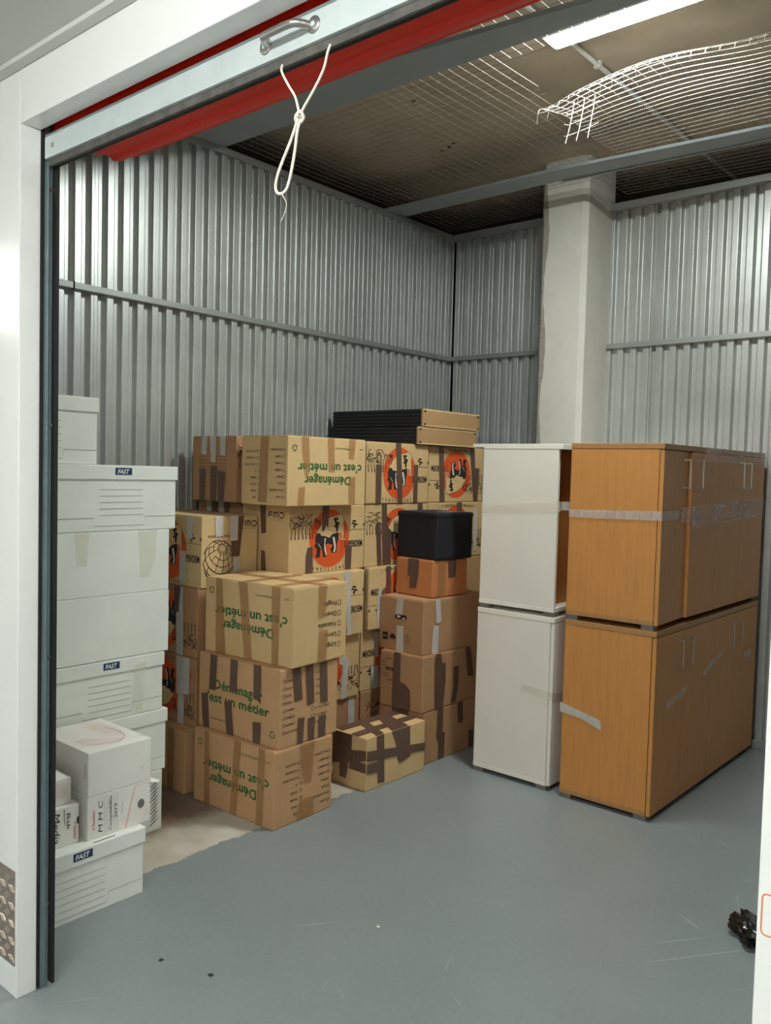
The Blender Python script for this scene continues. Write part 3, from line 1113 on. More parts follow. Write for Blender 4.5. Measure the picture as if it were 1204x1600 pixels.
def print_globe(mb, fr, cx, cy, r):
    o = 0.0012
    tilt = radians(-24)

    def P(lat, lon):
        x = cos(lat) * sin(lon)
        y = sin(lat)
        z = cos(lat) * cos(lon)
        t = radians(50)
        # tip the pole towards the viewer
        y2 = sin(lat) * cos(t) - cos(lat) * cos(lon) * sin(t) * -1 * -1
        z2 = sin(lat) * sin(t) + cos(lat) * cos(lon) * cos(t)
        X = x * cos(tilt) - y2 * sin(tilt)
        Y = x * sin(tilt) + y2 * cos(tilt)
        return (cx + r * X * 0.92, cy + r * Y), z2
    rr = random.Random(5)
    for la in (72, 55, 36, 15, -8, -30):
        for lo in range(-180, 180, 30):
            if rr.random() < 0.12:
                continue
            pts = [P(radians(la), radians(lo + k * 6)) for k in range(6)]
            if all(p[1] > -0.02 for p in pts):
                mb.stroke([p[0] for p in pts], 0.003 if la > 30 else 0.0038, fr, o, INK_K)
    for lo in range(-180, 180, 30):
        for a, b in ((80, 72), (72, 55), (55, 36), (36, 15), (15, -8), (-8, -30), (-30, -50)):
            if rr.random() < 0.12:
                continue
            pts = [P(radians(a + (b - a) * k / 5), radians(lo)) for k in range(6)]
            if all(p[1] > -0.02 for p in pts):
                mb.stroke([p[0] for p in pts], 0.0028 if a > 30 else 0.0038, fr, o, INK_K)
    for a0, a1 in ((20, 75), (100, 160), (200, 250), (290, 345)):
        mb.stroke([(cx + r * 0.93 * cos(radians(t)), cy + r * 1.01 * sin(radians(t))) for t in range(a0, a1 + 1, 6)], 0.0028, fr, o, INK_K)


def carton(key, mat, label, group=None, prints=None, tapes=(), name='cardboard_box', flaps=True, cat='cardboard box'):
    x1, y0, w_, d, h, rot, z0 = BX[key]
    root = empty(name, (x1, y0, z0), radians(rot), label, cat, group)
    mb = MB()
    t = 0.0035 if flaps else 0
    mb.bbox(-w_, 0, 0, d, 0, h - t, mat, 0.005)
    fr = frames(w_, d, h)
    if prints:
        prints(mb, fr, w_, d, h)
    mb.build('carton', root)
    if flaps:
        for k in range(2):
            fb = MB()
            g = 0.0012
            if w_ > d:
                yy0, yy1 = (0.004, d / 2 - g) if k == 0 else (d / 2 + g, d - 0.004)
                fb.bbox(-w_ + 0.004, -0.004, yy0, yy1, h - t, h, mat, 0.0012)
            else:
                xx0, xx1 = (-w_ + 0.004, -w_ / 2 - g) if k == 0 else (-w_ / 2 + g, -0.004)
                fb.bbox(xx0, xx1, 0.004, d - 0.004, h - t, h, mat, 0.0012)
            fb.build('flap', root)
    lv = 0
    for face, tm, poly in tapes:
        W = d if face == 'S' else w_
        H = d if face == 'T' else h
        tb = MB()
        tb.prism(clampp(poly, W, H, 0.0006), fr[face], 0.0023 + 0.00035 * (lv % 6), 0.0003, tm)
        o = tb.build('tape', root)
        if tm is TAPE_W and any(q[1] is not TAPE_W for q in tapes):
            o['label'] = 'whitish tape strip'
        lv += 1
    return root


def rect(a0, a1, b0, b1):
    return [(a0, b0), (a1, b0), (a1, b1), (a0, b1)]


# --- front stack of three
carton('S1', CARD_B, 'lowest moving carton of the front stack with upside-down green slogan, on the floor', None,
       lambda mb, fr, w, d, h: (print_moving(mb, fr['F'], w, h, True), print_list(mb, fr['S'], d, h, True)),
       [('F', TAPE_T, [(.072, .328), (.103, .328), (.114, 0), (.076, 0)]), ('F', TAPE_T, [(.272, .328), (.316, .328), (.29, 0), (.248, 0)]), ('F', TAPE_T, [(.425, .328), (.464, .328), (.457, 0), (.414, 0)]),
        ('S', TAPE_T, [(.142, .328), (.235, .328), (.217, .154), (.178, .154)]), ('S', TAPE_T, [(.149, .09), (.231, .083), (.234, 0), (.129, 0)])])
carton('S2', CARD_B, 'middle moving carton of the front stack, slogan upright, striped with dark brown tape', None,
       lambda mb, fr, w, d, h: (print_moving(mb, fr['F'], w, h, False), print_list(mb, fr['S'], d, h, False)),
       [('F', TAPE_B, [(.081, .335), (.125, .336), (.118, .178), (.072, .175)]), ('F', TAPE_B, [(.216, .339), (.262, .341), (.255, .194), (.209, .191)]), ('F', TAPE_B, [(.362, .341), (.408, .343), (.408, .172), (.364, .199)]),
        ('F', TAPE_B, [(.022, .149), (.064, .159), (.079, .003), (.035, .004)]), ('F', TAPE_B, [(.179, .141), (.223, .15), (.242, .0), (.197, .0)]), ('F', TAPE_B, [(.362, .088), (.411, .094), (.409, .0), (.366, .0)]),
        ('S', TAPE_B, [(.065, .335), (.116, .335), (.13, .19), (.084, .188)]), ('S', TAPE_B, [(.143, .335), (.19, .335), (.203, .162), (.16, .159)]), ('S', TAPE_B, [(.234, .335), (.278, .335), (.287, .151), (.241, .154)]),
        ('S', TAPE_B, [(.104, .113), (.144, .11), (.135, 0), (.103, 0)]), ('S', TAPE_B, [(.164, .1), (.207, .1), (.204, 0), (.169, 0)]), ('S', TAPE_B, [(.232, .097), (.275, .096), (.275, 0), (.232, 0)])])
carton('S3', CARD, 'top moving carton of the front stack, with upside-down Fragile and Vaisselle tick boxes', None,
       lambda mb, fr, w, d, h: (print_moving(mb, fr['F'], w, h, True), print_short(mb, fr['S'], d, h, True)),
       [('F', TAPE_T, [(.069, .336), (.108, .336), (.138, 0), (.073, 0)]), ('F', TAPE_T, [(.214, .336), (.268, .336), (.305, 0), (.256, 0)]), ('F', TAPE_T, [(.416, .336), (.466, .336), (.46, 0), (.421, 0)]),
        ('S', TAPE_T, [(.154, .336), (.206, .336), (.198, .196), (.155, .196)]), ('S', TAPE_T, [(.161, .143), (.218, .136), (.209, 0), (.153, 0)]),
        ('T', TAPE_T, rect(0, .54, .148, .198)), ('T', TAPE_T, rect(.23, .28, 0, .346)), ('T', TAPE_T, rect(.42, .468, 0, .346))])
# --- taped parcel on the floor
g_t = [('F', TAPE_B, [(0, .251), (.125, .251), (.124, .167), (0, .155)]), ('F', TAPE_B, [(.043, .251), (.122, .251), (.102, .087), (.091, .034), (.05, .037)]), ('F', TAPE_B, [(0, .159), (.218, .195), (.218, .148), (0, .09)]), ('F', TAPE_B, [(.115, .139), (.218, .134), (.218, .089), (.112, .088)]),
       ('S', TAPE_B, [(0, .192), (.434, .138), (.434, .099), (0, .145)]), ('S', TAPE_B, [(0, .13), (.08, .129), (.082, .078), (0, .087)]), ('S', TAPE_B, [(.068, .251), (.119, .251), (.13, .017), (.082, .023)]), ('S', TAPE_B, [(.178, .251), (.312, .251), (.318, .097), (.242, .08), (.22, .104), (.225, .145)]),
       ('T', TAPE_B, [(0, .02), (.05, .01), (.06, .43), (.0, .43)]), ('T', TAPE_B, [(.115, .0), (.165, .0), (.165, .434), (.115, .434)]), ('T', TAPE_B, [(0, .16), (.218, .068), (.218, .119), (0, .215)]), ('T', TAPE_B, [(0, .30), (.218, .18), (.218, .30), (0, .37)])]
carton('G', CARD, 'low floor parcel wrapped crosswise in dark brown tape, right of the front stack', None, None, g_t, flaps=False)


# --- brown stack in the dark corner
def pr_d3(mb, fr, w, d, h):
    f = fr['F']
    hole = rrect(.082, .024, .0118, .107, .168, 5)
    mb.flat(hole, f, 0.0006, DARK)
    mb.stroke(hole, 0.0018, f, 0.0008, CARD_IN, True)
    mb.flat([(.125, .174), (.15, .18), (.14, .187), (.118, .186)], f, 0.001, INK_W)
    mb.flat([(.158, .170), (.178, .172), (.175, .180), (.16, .178)], f, 0.001, INK_W)
    mb.flat(rect(.024, .060, .049, .088), f, 0.0008, INK_K)
    put_text(mb, 'BAG', .042, .064, .010, .024, f, 0.0010, CARD_B, bold=0.02)
    mb.flat([(.074, .062), (.078, .078), (.088, .086), (.102, .086), (.112, .076), (.118, .062)], f, .0008, INK_K)
    mb.stroke([(.074, .057), (.120, .054)], .002, f, .0008, INK_K)
    for p in ([(.176, .088), (.205, .086), (.212, .080), (.211, .062), (.198, .050), (.176, .056)], [(.188, .080), (.200, .078), (.200, .068), (.190, .064), (.192, .058)], [(.176, .046), (.186, .042)], [(.205, .048), (.228, .044)]):
        mb.stroke(p, .0018, f, .0008, INK_K)


def pr_d2(mb, fr, w, d, h):
    f = fr['F']
    for p in ([(.015, .235), (.015, .205), (.034, .205), (.034, .225), (.015, .235)], [(.034, .240), (.058, .250), (.080, .246)], [(.015, .19), (.018, .165), (.03, .15)], [(.03, .17), (.05, .165), (.052, .155), (.03, .157)], [(.045, .14), (.06, .134), (.085, .140)], [(.075, .23), (.085, .222)]):
        mb.stroke(p, .003, f, .0008, INK_K)
    mb.flat(rect(.038, .092, .186, .203), f, .0008, INK_K)
    put_text(mb, 'FRAGILE', .063, .191, .006, .034, f, .0010, CARD_B, bold=.02)


carton('D1', CARD_D, 'bottom brown carton of the dark corner stack, on the floor beside white cabinet', None, None,
       [('S', TAPE_B, [(.115, .272), (.163, .272), (.163, .141), (.184, .134), (.178, 0), (.128, 0), (.127, .098), (.11, .117)]), ('S', TAPE_B, [(.289, .272), (.337, .272), (.343, .156), (.299, .16)]), ('S', TAPE_B, [(.4, .099), (.446, .094), (.447, 0), (.401, 0)]),
        ('F', TAPE_B, rect(.09, .2, .1, .272))])
carton('D2', CARD_D, 'second brown carton of the corner stack, stepped dark tape covering a black symbol', None, pr_d2,
       [('F', TAPE_B, [(.092, .288), (.137, .288), (.136, .138), (.172, .13), (.203, .105), (.207, 0), (.086, 0), (.085, .108)]),
        ('S', TAPE_B, [(.101, .288), (.146, .288), (.16, .235), (.19, .232), (.194, .135), (.176, .0), (.104, .0), (.096, .237)]), ('S', TAPE_B, [(.259, .2), (.307, .198), (.311, .12), (.29, .01), (.243, .009), (.264, .097)]), ('S', TAPE_B, [(.364, .288), (.414, .288), (.45, .122), (.395, .128)])])
carton('D3', CARD_D, 'brown carton with oval hand hole and pale tape strips under the orange box', None, pr_d3,
       [('F', TAPE_W, [(.122, .28), (.166, .28), (.16, .195), (.112, .191)]), ('F', TAPE_W, [(.123, .132), (.17, .136), (.172, 0), (.122, 0)]),
        ('S', TAPE_W, [(.092, .28), (.133, .28), (.144, .163), (.13, .155), (.105, .157)]), ('S', TAPE_W, [(.08, .148), (.124, .143), (.124, 0), (.071, 0)])])
carton('D4', CARD_O, 'small orange-brown carton directly under the black cube', None, None,
       [('F', TAPE_B, [(.086, .193), (.163, .193), (.161, .113), (.146, .04), (.099, .034), (.1, .099), (.082, .101)]), ('S', TAPE_B, [(.12, .193), (.184, .193), (.182, .099), (.124, .1)]), ('S', TAPE_T, rect(.045, .1, 0, .193))])
x1, y0, w_, d, h, rot, z0 = BX['D5']
cube = empty('storage_cube', (x1, y0, z0), radians(rot), 'black fabric storage cube topping the dark corner stack', 'storage cube')
mb = MB()
mb.bbox(-w_, 0, 0, d, 0, h, BLACKP, 0.012)
mb.build('body', cube)
mb = MB()
mb.bbox(-w_ - .002, .002, -.002, d + .002, h - 0.028, h + 0.001, BLACKP, 0.01)
mb.build('lid', cube)
mb = MB()
mb.prism(rect(.17, .262, .10, .23), frames(w_, d, h + .001)['T'], 0, .0012, Mat('grey_paper', rgb(100, 100, 105), .6).m)
tag(mb.build('paper_slip', cube), 'small grey slip')

# --- stack behind the white archive boxes
carton('L0', CARD_B, 'plain pale narrow carton lowest behind the white archive boxes, on bare concrete', None, None,
       [('F', TAPE_T, rect(.37, .42, 0, .29))])


def red_mark(mb, fr, w, d, h):
    print_elephant(mb, fr['F'], w, h, True, seed=11)
    mb.stroke([(.45, .265), (.448, .20)], .0035, fr['F'], .0022, INK_RED)
    mb.stroke([(.45, .235), (.478, .232)], .003, fr['F'], .0022, INK_RED)
    mb.stroke([(.478, .268), (.474, .195)], .003, fr['F'], .0022, INK_RED)


carton('L1', CARD_D, 'elephant carton with a red pen mark, second up behind the white archive boxes', None, red_mark,  # darker card colour stands in for the shade behind the archive boxes
       [('F', TAPE_W, [(.337, .318), (.441, .318), (.439, .148), (.345, .133)]), ('F', TAPE_W, [(.353, .131), (.401, .14), (.404, 0), (.356, 0)])])
carton('L2', CARD_D, 'upside-down elephant carton directly beneath the globe carton', None,  # shade put into the colour here too, by the darker card
       lambda mb, fr, w, d, h: print_elephant(mb, fr['F'], w, h, True, seed=12),
       [('F', TAPE_B, [(.313, .323), (.37, .323), (.35, .202), (.314, .199)]), ('F', TAPE_W, [(.364, .323), (.381, .323), (.388, 0), (.335, 0), (.33, .198), (.35, .2)])])


def pr_l3(mb, fr, w, d, h):
    print_elephant(mb, fr['F'], w, h, False, seed=13)
    print_globe(mb, fr['S'], .098, .122, .098)
    print_fmd(mb, fr['S'], .222, .280, .92, INK_K)
    put_text(mb, 'INTERNATIONAL', .10, .232, .012, .13, fr['S'], .0012, INK_S, bold=.006)


carton('L3', CARD_P, 'carton printed with a black globe, topmost behind the white archive boxes', None, pr_l3,
       [('F', TAPE_W, [(.39, .332), (.435, .332), (.434, .223), (.394, .223)]), ('F', TAPE_W, [(.337, .164), (.386, .165), (.385, .015), (.34, .013)]),
        ('S', TAPE_W, [(.073, .332), (.119, .332), (.121, .237), (.077, .236)]), ('S', TAPE_B, [(.21, .332), (.244, .332), (.225, .189), (.219, .138), (.171, .139), (.169, .216), (.205, .216)]), ('S', TAPE_W, [(.161, .332), (.209, .332), (.206, .212), (.197, .216), (.182, .213), (.164, .216)]),
        ('S', TAPE_W, [(.184, .138), (.223, .134), (.219, .059), (.18, .06)])])


# --- wall of cartons at the back, top row
def pr_t0(mb, fr, w, d, h):
    for a0 in (.057, .165):
        for r_ in range(10):
            y = .222 - r_ * .0165
            mb.stroke([(a0, y), (a0 + .095, y)], .0011, fr['F'], .0012, INK_K)
        for x in (a0, a0 + .02, a0 + .095):
            mb.stroke([(x, .222), (x, .0735)], .0012, fr['F'], .0012, INK_K)
    for x in (.125, .225):
        mb.stroke([(x, .27), (x - .006, .262), (x + .006, .25), (x, .24)], .003, fr['F'], .0012, INK_RED)
    tree(mb, .01, .17, .1, .12, fr['S'], INK_K, None, 4)


carton('T0', CARD_D, 'brown carton with printed table grids, leftmost of the top row against the left wall', None, pr_t0,
       [('F', TAPE_W, [(.075, .323), (.117, .323), (.109, .23), (.069, .235)]), ('F', TAPE_W, [(.137, .323), (.183, .323), (.181, .19), (.143, .196)]), ('F', TAPE_W, [(.213, .323), (.255, .323), (.253, .226), (.216, .229)]),
        ('F', TAPE_B, [(.058, .161), (.102, .16), (.099, 0), (.06, 0)]), ('F', TAPE_B, [(.146, .176), (.192, .173), (.188, 0), (.145, 0)]), ('F', TAPE_B, [(.203, .151), (.253, .145), (.244, 0), (.204, 0)])])
carton('T1', CARD, 'top row moving carton with upside-down green slogan, left of the elephant cartons', None,
       lambda mb, fr, w, d, h: (print_moving(mb, fr['S'], d, h, True), print_list(mb, fr['F'], w, h, True)),
       [('S', TAPE_T, [(.085, .325), (.129, .324), (.14, .187), (.127, .133), (.112, .133), (.091, .244)]), ('S', TAPE_T, [(.255, .325), (.3, .325), (.306, .16), (.265, .162)]), ('S', TAPE_T, [(.405, .325), (.451, .325), (.441, .227), (.404, .229)]),
        ('S', TAPE_T, [(.07, .088), (.11, .091), (.105, 0), (.065, 0)]), ('S', TAPE_T, [(.407, .136), (.451, .14), (.453, 0), (.41, 0)]), ('F', TAPE_T, [(.141, .325), (.193, .324), (.186, .012), (.126, .014)])])
carton('T2', CARD, 'top row elephant carton standing upright, between slogan carton and upside-down elephant carton', None,
       lambda mb, fr, w, d, h: print_elephant(mb, fr['S'], d, h, False, seed=21),
       [('S', TAPE_B, [(.234, .325), (.278, .325), (.302, 0), (.26, 0)]), ('S', TAPE_B, [(.074, .206), (.12, .207), (.12, 0), (.077, 0)]), ('S', TAPE_B, [(.395, .21), (.432, .211), (.432, 0), (.395, 0)])])


def pr_t3(mb, fr, w, d, h):
    print_elephant(mb, fr['S'], d, h, True, seed=22)
    put_text(mb, 'INTERNATIONAL', .29, .296, .013, .2, fr['S'], .0012, INK_S, bold=.006)


carton('T3', CARD, 'upside-down elephant carton, rightmost of the top row above the black cube', None, pr_t3,
       [('S', TAPE_B, [(.088, .325), (.134, .325), (.157, 0), (.11, 0)]), ('S', TAPE_B, [(.398, .325), (.448, .325), (.46, .204), (.505, .202), (.494, 0), (.451, 0)])])


def pr_m14(mb, fr, w, d, h):
    print_elephant(mb, fr['S'], d, h, False, seed=31)
    print_fmd(mb, fr['F'], .196, .270, .95, INK_K)


carton('M14', CARD, 'fully visible elephant carton under the top slogan carton, black letters on its side', None, pr_m14,
       [('S', TAPE_B, [(.218, .331), (.265, .331), (.26, .217), (.245, .232), (.235, .205), (.217, .2)]), ('S', TAPE_B, [(.122, .126), (.155, .128), (.159, 0), (.111, 0), (.111, .087)]), ('S', TAPE_B, [(.387, .119), (.434, .119), (.431, 0), (.389, 0)]),
        ('F', TAPE_B, [(.134, .331), (.176, .331), (.18, .193), (.147, .186)]), ('F', TAPE_B, [(.149, .107), (.175, .102), (.185, 0), (.148, 0)])])
carton('M24', CARD, 'elephant carton half hidden behind the black cube, second row from the top', None,
       lambda mb, fr, w, d, h: print_elephant(mb, fr['S'], d, h, False, seed=32),
       [('S', TAPE_B, [(.129, .331), (.17, .331), (.174, .224), (.214, .164), (.213, 0), (.146, 0)]), ('S', TAPE_B, [(.085, .227), (.121, .236), (.138, 0), (.105, 0)]), ('S', TAPE_B, [(.435, .331), (.479, .331), (.481, .292), (.436, .292)])])


def pr_m34(mb, fr, w, d, h):
    print_elephant(mb, fr['S'], d, h, True, seed=33)
    put_text(mb, 'INTERNATIONAL', .31, .302, .012, .3, fr['S'], .0012, INK_S, bold=.006)


carton('M34', CARD, 'carton second from top, behind and right of the black cube beside white cabinet', None, pr_m34,
       [('S', TAPE_B, [(.275, .331), (.325, .331), (.328, .273), (.278, .274)]), ('S', TAPE_W, [(.455, .29), (.486, .29), (.494, .029), (.455, .031)])])
carton('M13', CARD_P, 'third row carton seen just right of the Vaisselle carton, end of black word', None,
       lambda mb, fr, w, d, h: print_elephant(mb, fr['S'], d, h, False, seed=34),
       [('S', TAPE_W, [(.349, .329), (.391, .329), (.41, .0), (.38, .0)])])
carton('M23', CARD_P, 'third row carton with upside-down black lettering, left of the orange-brown box', None,
       lambda mb, fr, w, d, h: print_elephant(mb, fr['S'], d, h, True, seed=35),
       [('S', TAPE_B, [(.133, .329), (.17, .329), (.176, .179), (.139, .178)]), ('S', TAPE_W, [(.073, .21), (.101, .219), (.091, .0), (.077, .0), (.064, .121)])])
carton('M12', CARD, 'fourth row carton showing ragged white tape over an orange print', None,
       lambda mb, fr, w, d, h: print_elephant(mb, fr['S'], d, h, True, seed=36),
       [('S', TAPE_W, [(.346, .229), (.398, .216), (.42, .192), (.405, .0), (.364, .0), (.374, .174), (.347, .186)])])
carton('M22', CARD, 'fourth row carton with upside-down lettering, left of the hand hole carton', None,
       lambda mb, fr, w, d, h: print_elephant(mb, fr['S'], d, h, True, seed=37),
       [('S', TAPE_W, [(.104, .31), (.136, .305), (.142, .169), (.109, .174)]), ('S', TAPE_W, [(.083, .124), (.143, .125), (.144, 0), (.085, 0)])])
carton('M11', CARD_D, 'bottom row carton with one white tape strip, behind the taped floor parcel', None, None,
       [('S', TAPE_W, [(.442, .328), (.492, .328), (.492, .0), (.446, .0)])])
carton('M21', CARD_D, 'bottom row carton showing a printed black tree behind the taped floor parcel', None,
       lambda mb, fr, w, d, h: tree(mb, .05, .15, .16, .12, fr['S'], INK_K, None, 8), [])
carton('M04', CARD_D, 'brown carton with mixed tape strips under the leftmost top row carton', None, None,
       [('F', TAPE_W, rect(.075, .11, 0, .331)), ('F', TAPE_B, rect(.12, .165, 0, .331)), ('F', TAPE_W, rect(.175, .21, 0, .331)), ('F', TAPE_B, rect(.22, .255, 0, .331))])
for k in ('M01', 'M02', 'M03', 'M31', 'M32', 'M33'):
    carton(k, CARD_B, 'plain brown carton buried inside the back pile of moving boxes', 'buried cartons of the back pile', None, ())

# --- black slatted crates on the very top
for k, (z0, dx, dy, lab) in enumerate(((1.6475, 0, 0, 'lower of two black slatted crates with brown ends on top of the cartons'), (1.7475, .006, .03, 'upper of two black slatted crates with brown ends, highest on the carton pile'))):
    root = empty('slatted_crate', (-2.905 + dx, 3.665 + dy, z0), 0, lab, 'crate', 'black slatted crates')
    W, D, H = .69, .575 - dy * .4, .098
    mb = MB()
    mb.box(-W + .006, -.012, .006, D - .006, .002, H - .002, BLACKS)
    mb.build('core', root)
    for j in range(5):
        s = MB()
        s.bbox(-W, -.012, 0, D, .001 + j * .0195, .001 + j * .0195 + .0145, BLACKS, .002)
        s.build('slat', root)
    mb = MB()
    mb.bbox(-.012, 0, .004, D - .006, 0, H, FIBRE, .0015)
    fr = frames(W, D, H)['S']
    for b0, b1 in ((.001, .008), (H - .010, H - .002)):
        mb.prism(rect(.006, D - .008, b0, b1), fr, 0, .0012, CARD_P)
    mb.build('end_board', root)
    for a in (.022, D - .024):
        for b in (.012, H - .014):
            s = MB()
            s.prism([(a + .007 * cos(q * pi / 4), b + .007 * sin(q * pi / 4)) for q in range(8)], fr, 0, .003, INK_K)
            s.build('screw', root)


# ------------------------------------------------------------------ white archive boxes
def archive(x1, y0, z0, w_, d, h, label, group=None, rot=0, lid=True, brand=True, lines_=True, slot=False, tapes=(), hatch=False, mat=None, tilt=0):
    mat = mat or WHITEC
    root = empty('archive_box', (x1, y0, z0), radians(rot), label, 'archive box', group)
    if tilt:
        root.rotation_euler[0] = radians(tilt)
    lh = .055
    mb = MB()
    e = .006 if lid else 0
    mb.bbox(-w_ + e, -e, e, d - e, 0, h - (.003 if lid else 0), mat, .003)
    fr = (Vector((-e, 0, 0)), Vector((0, 1, 0)), UZ, Vector((1, 0, 0)))
    o = .001
    if lines_:
        sc = d / .51
        for k in range(5):
            z = h - .093 - k * .0245
            mb.stroke([(.178 * sc, z), (.357 * sc, z)], .0013, fr, o, INK_GR)
        mb.stroke([(.008, .051), (.152 * sc, .051), (.154 * sc, .020), (.362 * sc, .020), (.368 * sc, .053), (d - .008, .053)], .0014, fr, o, INK_GR)
    if hatch:
        for k in range(11):
            z = .03 + k * .016
            mb.stroke([(d - .060 + .004 * (k % 3), z - .006), (d - .035, z + .008), (d - .018 - .006 * (k % 2), z + .020)], [.002, .005, .002], fr, o, INK_K)
    mb.build('body', root)
    if lid:
        mb = MB()
        mb.bbox(-w_, 0, 0, d, h - lh, h, mat, .004)
        f2 = (Vector((0, 0, 0)), Vector((0, 1, 0)), UZ, Vector((1, 0, 0)))
        if brand:
            a0, a1, b0, b1 = .237 * d / .51, .306 * d / .51, h - .036, h - .009
            mb.flat(rect(a0, a1, b0, b1), f2, o, INK_B)
            put_text(mb, 'FAST', (a0 + a1) / 2 - .003, b0 + .005, .017, .048, f2, o + .0003, WHITEC, bold=.03, shear=.2)
        if slot:
            mb.prism([(d * .62, .0), (d * .78, .0), (d * .78, .004), (d * .62, .004)], (Vector((-.012, 0, h)), Vector((0, 1, 0)), Vector((-1, 0, 0)), UZ), 0, .0006, DARK)
        mb.build('lid', root)
    for poly in tapes:
        tb = MB()
        tb.prism(poly, (Vector((.0005 if lid else 0, 0, 0)), Vector((0, 1, 0)), UZ, Vector((1, 0, 0))), .0012, .0003, TAPE_Y)
        o2 = tb.build('tape', root)
        o2['label'] = 'yellowed clear tape'
    return root


archive(-2.49, 1.168, 0, .36, .51, .235, 'white archive box with blue logo tag nearest the door, on the painted floor', slot=True)
archive(-2.894, 1.513, 0, .36, .51, .247, 'white box with black hatched end, lowest of the tall archive stack', lid=False, brand=False, lines_=False, hatch=True)
archive(-2.892, 1.533, .2485, .36, .513, .252, 'lidded white archive box without logo, second from bottom of the tall stack', brand=False, slot=True)
archive(-2.894, 1.510, .502, .36, .515, .236, 'white blue-tagged archive box, third up, under the two plain boxes', rot=-.6, tapes=([(.375, .20), (.425, .205), (.42, .02), (.38, .02)],))
archive(-2.893, 1.536, .740, .36, .508, .250, 'lower of the two plain lidless white boxes in the tall stack', lid=False, brand=False, lines_=False, mat=WHITEC)
archive(-2.895, 1.538, .991, .36, .505, .246, 'upper plain lidless white box with yellowed tape, below the top blue-tagged box', lid=False, brand=False, lines_=False, mat=WHITEC,
        tapes=([(.09, .245), (.15, .245), (.14, .12), (.10, .12)], [(.36, .245), (.45, .245), (.44, .13), (.41, .06), (.37, .06)]))
archive(-2.890, 1.543, 1.2385, .37, .535, .252, 'white blue-tagged archive box carrying the topmost white box of the tall stack')
archive(-2.90, 1.228, 1.492, .36, .50, .25, 'white archive box topmost of the tall stack, partly behind the door frame', brand=False, rot=0)


# small white pink-patterned file boxes
def swirl(mb, fr, cx, cy, s, n=16, a0=0, a1=180, m=None, W=9, H=9):
    for k in range(n):
        r = s * (.35 + .65 * k / n)
        run = []
        for t in range(a0, a1 + 1, 12):
            p = (cx + r * 1.25 * cos(radians(t)) - .0012 * k, cy + r * .8 * sin(radians(t)) + .0004 * k)
            if .002 < p[0] < W - .002 and .002 < p[1] < H - .002:
                run.append(p)
            else:
                if len(run) > 1:
                    mb.stroke(run, .0008, fr, .0009, m or INK_P)
                run = []
        if len(run) > 1:
            mb.stroke(run, .0008, fr, .0009, m or INK_P)


def filebox(loc, w_, d, h, label, rot=0, deco=None, rx=0):
    root = empty('file_box', loc, radians(rot), label, 'file box')
    root.rotation_euler[0] = radians(rx)
    mb = MB()
    mb.bbox(-w_, 0, 0, d, 0, h, WHITEC2, .002)
    deco(mb, frames(w_, d, h), w_, d, h)
    mb.build('body', root)
    return root


def d_a3(mb, fr, w, d, h):
    T = fr['T']
    swirl(mb, T, .15, .115, .13, 15, -70, 170, W=w, H=d)
    mb.stroke([(.10, .19), (.18, .205), (.25, .19), (.285, .14), (.27, .08), (.24, .02)], .0016, T, .0011, INK_R)
    put_text(mb, 'archive box', .285, .215, .006, .05, T, .001, INK_GR, rot=1.3, bold=.004)
    put_text(mb, '3 Esselte', w - .016, .085, .008, .05, fr['F'], .001, INK_R, rot=pi / 2, bold=.01)
    mb.stroke([(.20, .052), (.206, .053)], .0014, fr['S'], .001, INK_K)


filebox((-2.525, 1.476, .3845), .33, .242, .148, 'blank white file box with pink swirl lid, above the handwritten 2019 box', 0, d_a3)


def d_a2(mb, fr, w, d, h):
    S_ = fr['S']
    mb.flat([(.139, .002), (.176, .142), (.24, .142), (.24, .002)], S_, .0006, INK_P)
    mb.flat([(.147, .002), (.182, .140), (.24, .139), (.24, .002)], S_, .0008, WHITEC2)
    swirl(mb, S_, .24, .0, .09, 9, 90, 170, W=d, H=h)
    mb.stroke([(.204 + .0135 * cos(t * pi / 8), .072 + .016 * sin(t * pi / 8)) for t in range(16)], .0012, S_, .001, INK_GR, True)
    mb.flat([(.204 + .0125 * cos(t * pi / 8), .072 + .015 * sin(t * pi / 8)) for t in range(16)], S_, .0009, INK_GR)
    put_text(mb, '3 Esselte', .026, .065, .010, .066, S_, .001, INK_R, rot=pi / 2, bold=.012)
    put_text(mb, 'M M C', .055, .070, .017, .105, S_, .001, INK_K, rot=pi / 2, shear=.25)
    put_text(mb, 'Comptabilite', .090, .072, .013, .118, S_, .001, INK_K, rot=pi / 2, shear=.3)
    put_text(mb, '2019', .110, .075, .012, .05, S_, .001, INK_K, rot=pi / 2, shear=.2)
    mb.stroke([(.131, .10), (.128, .075), (.130, .055)], .0012, S_, .001, INK_K)
    for x in (.062, .072, .1, .112):
        mb.stroke([(x, .01), (x, .14)], .0006, S_, .0008, INK_GR)


a2 = filebox((-2.525, 1.475, .2355), .33, .242, .148, 'white file box with handwritten 2019, standing on the frontmost white archive box', 0, d_a2)
mb = MB()
mb.add([(-.002, .22, .146), (-.06, .245, .149), (-.002, .285, .132), (.01, .262, .135), (-.002, .22, .1455), (-.06, .245, .1485), (-.002, .285, .1315), (.01, .262, .1345)], [(0, 3, 2, 1), (4, 5, 6, 7), (0, 4, 7, 3), (3, 7, 6, 2)], WHITEC)
mb.build('loose_flap', a2)


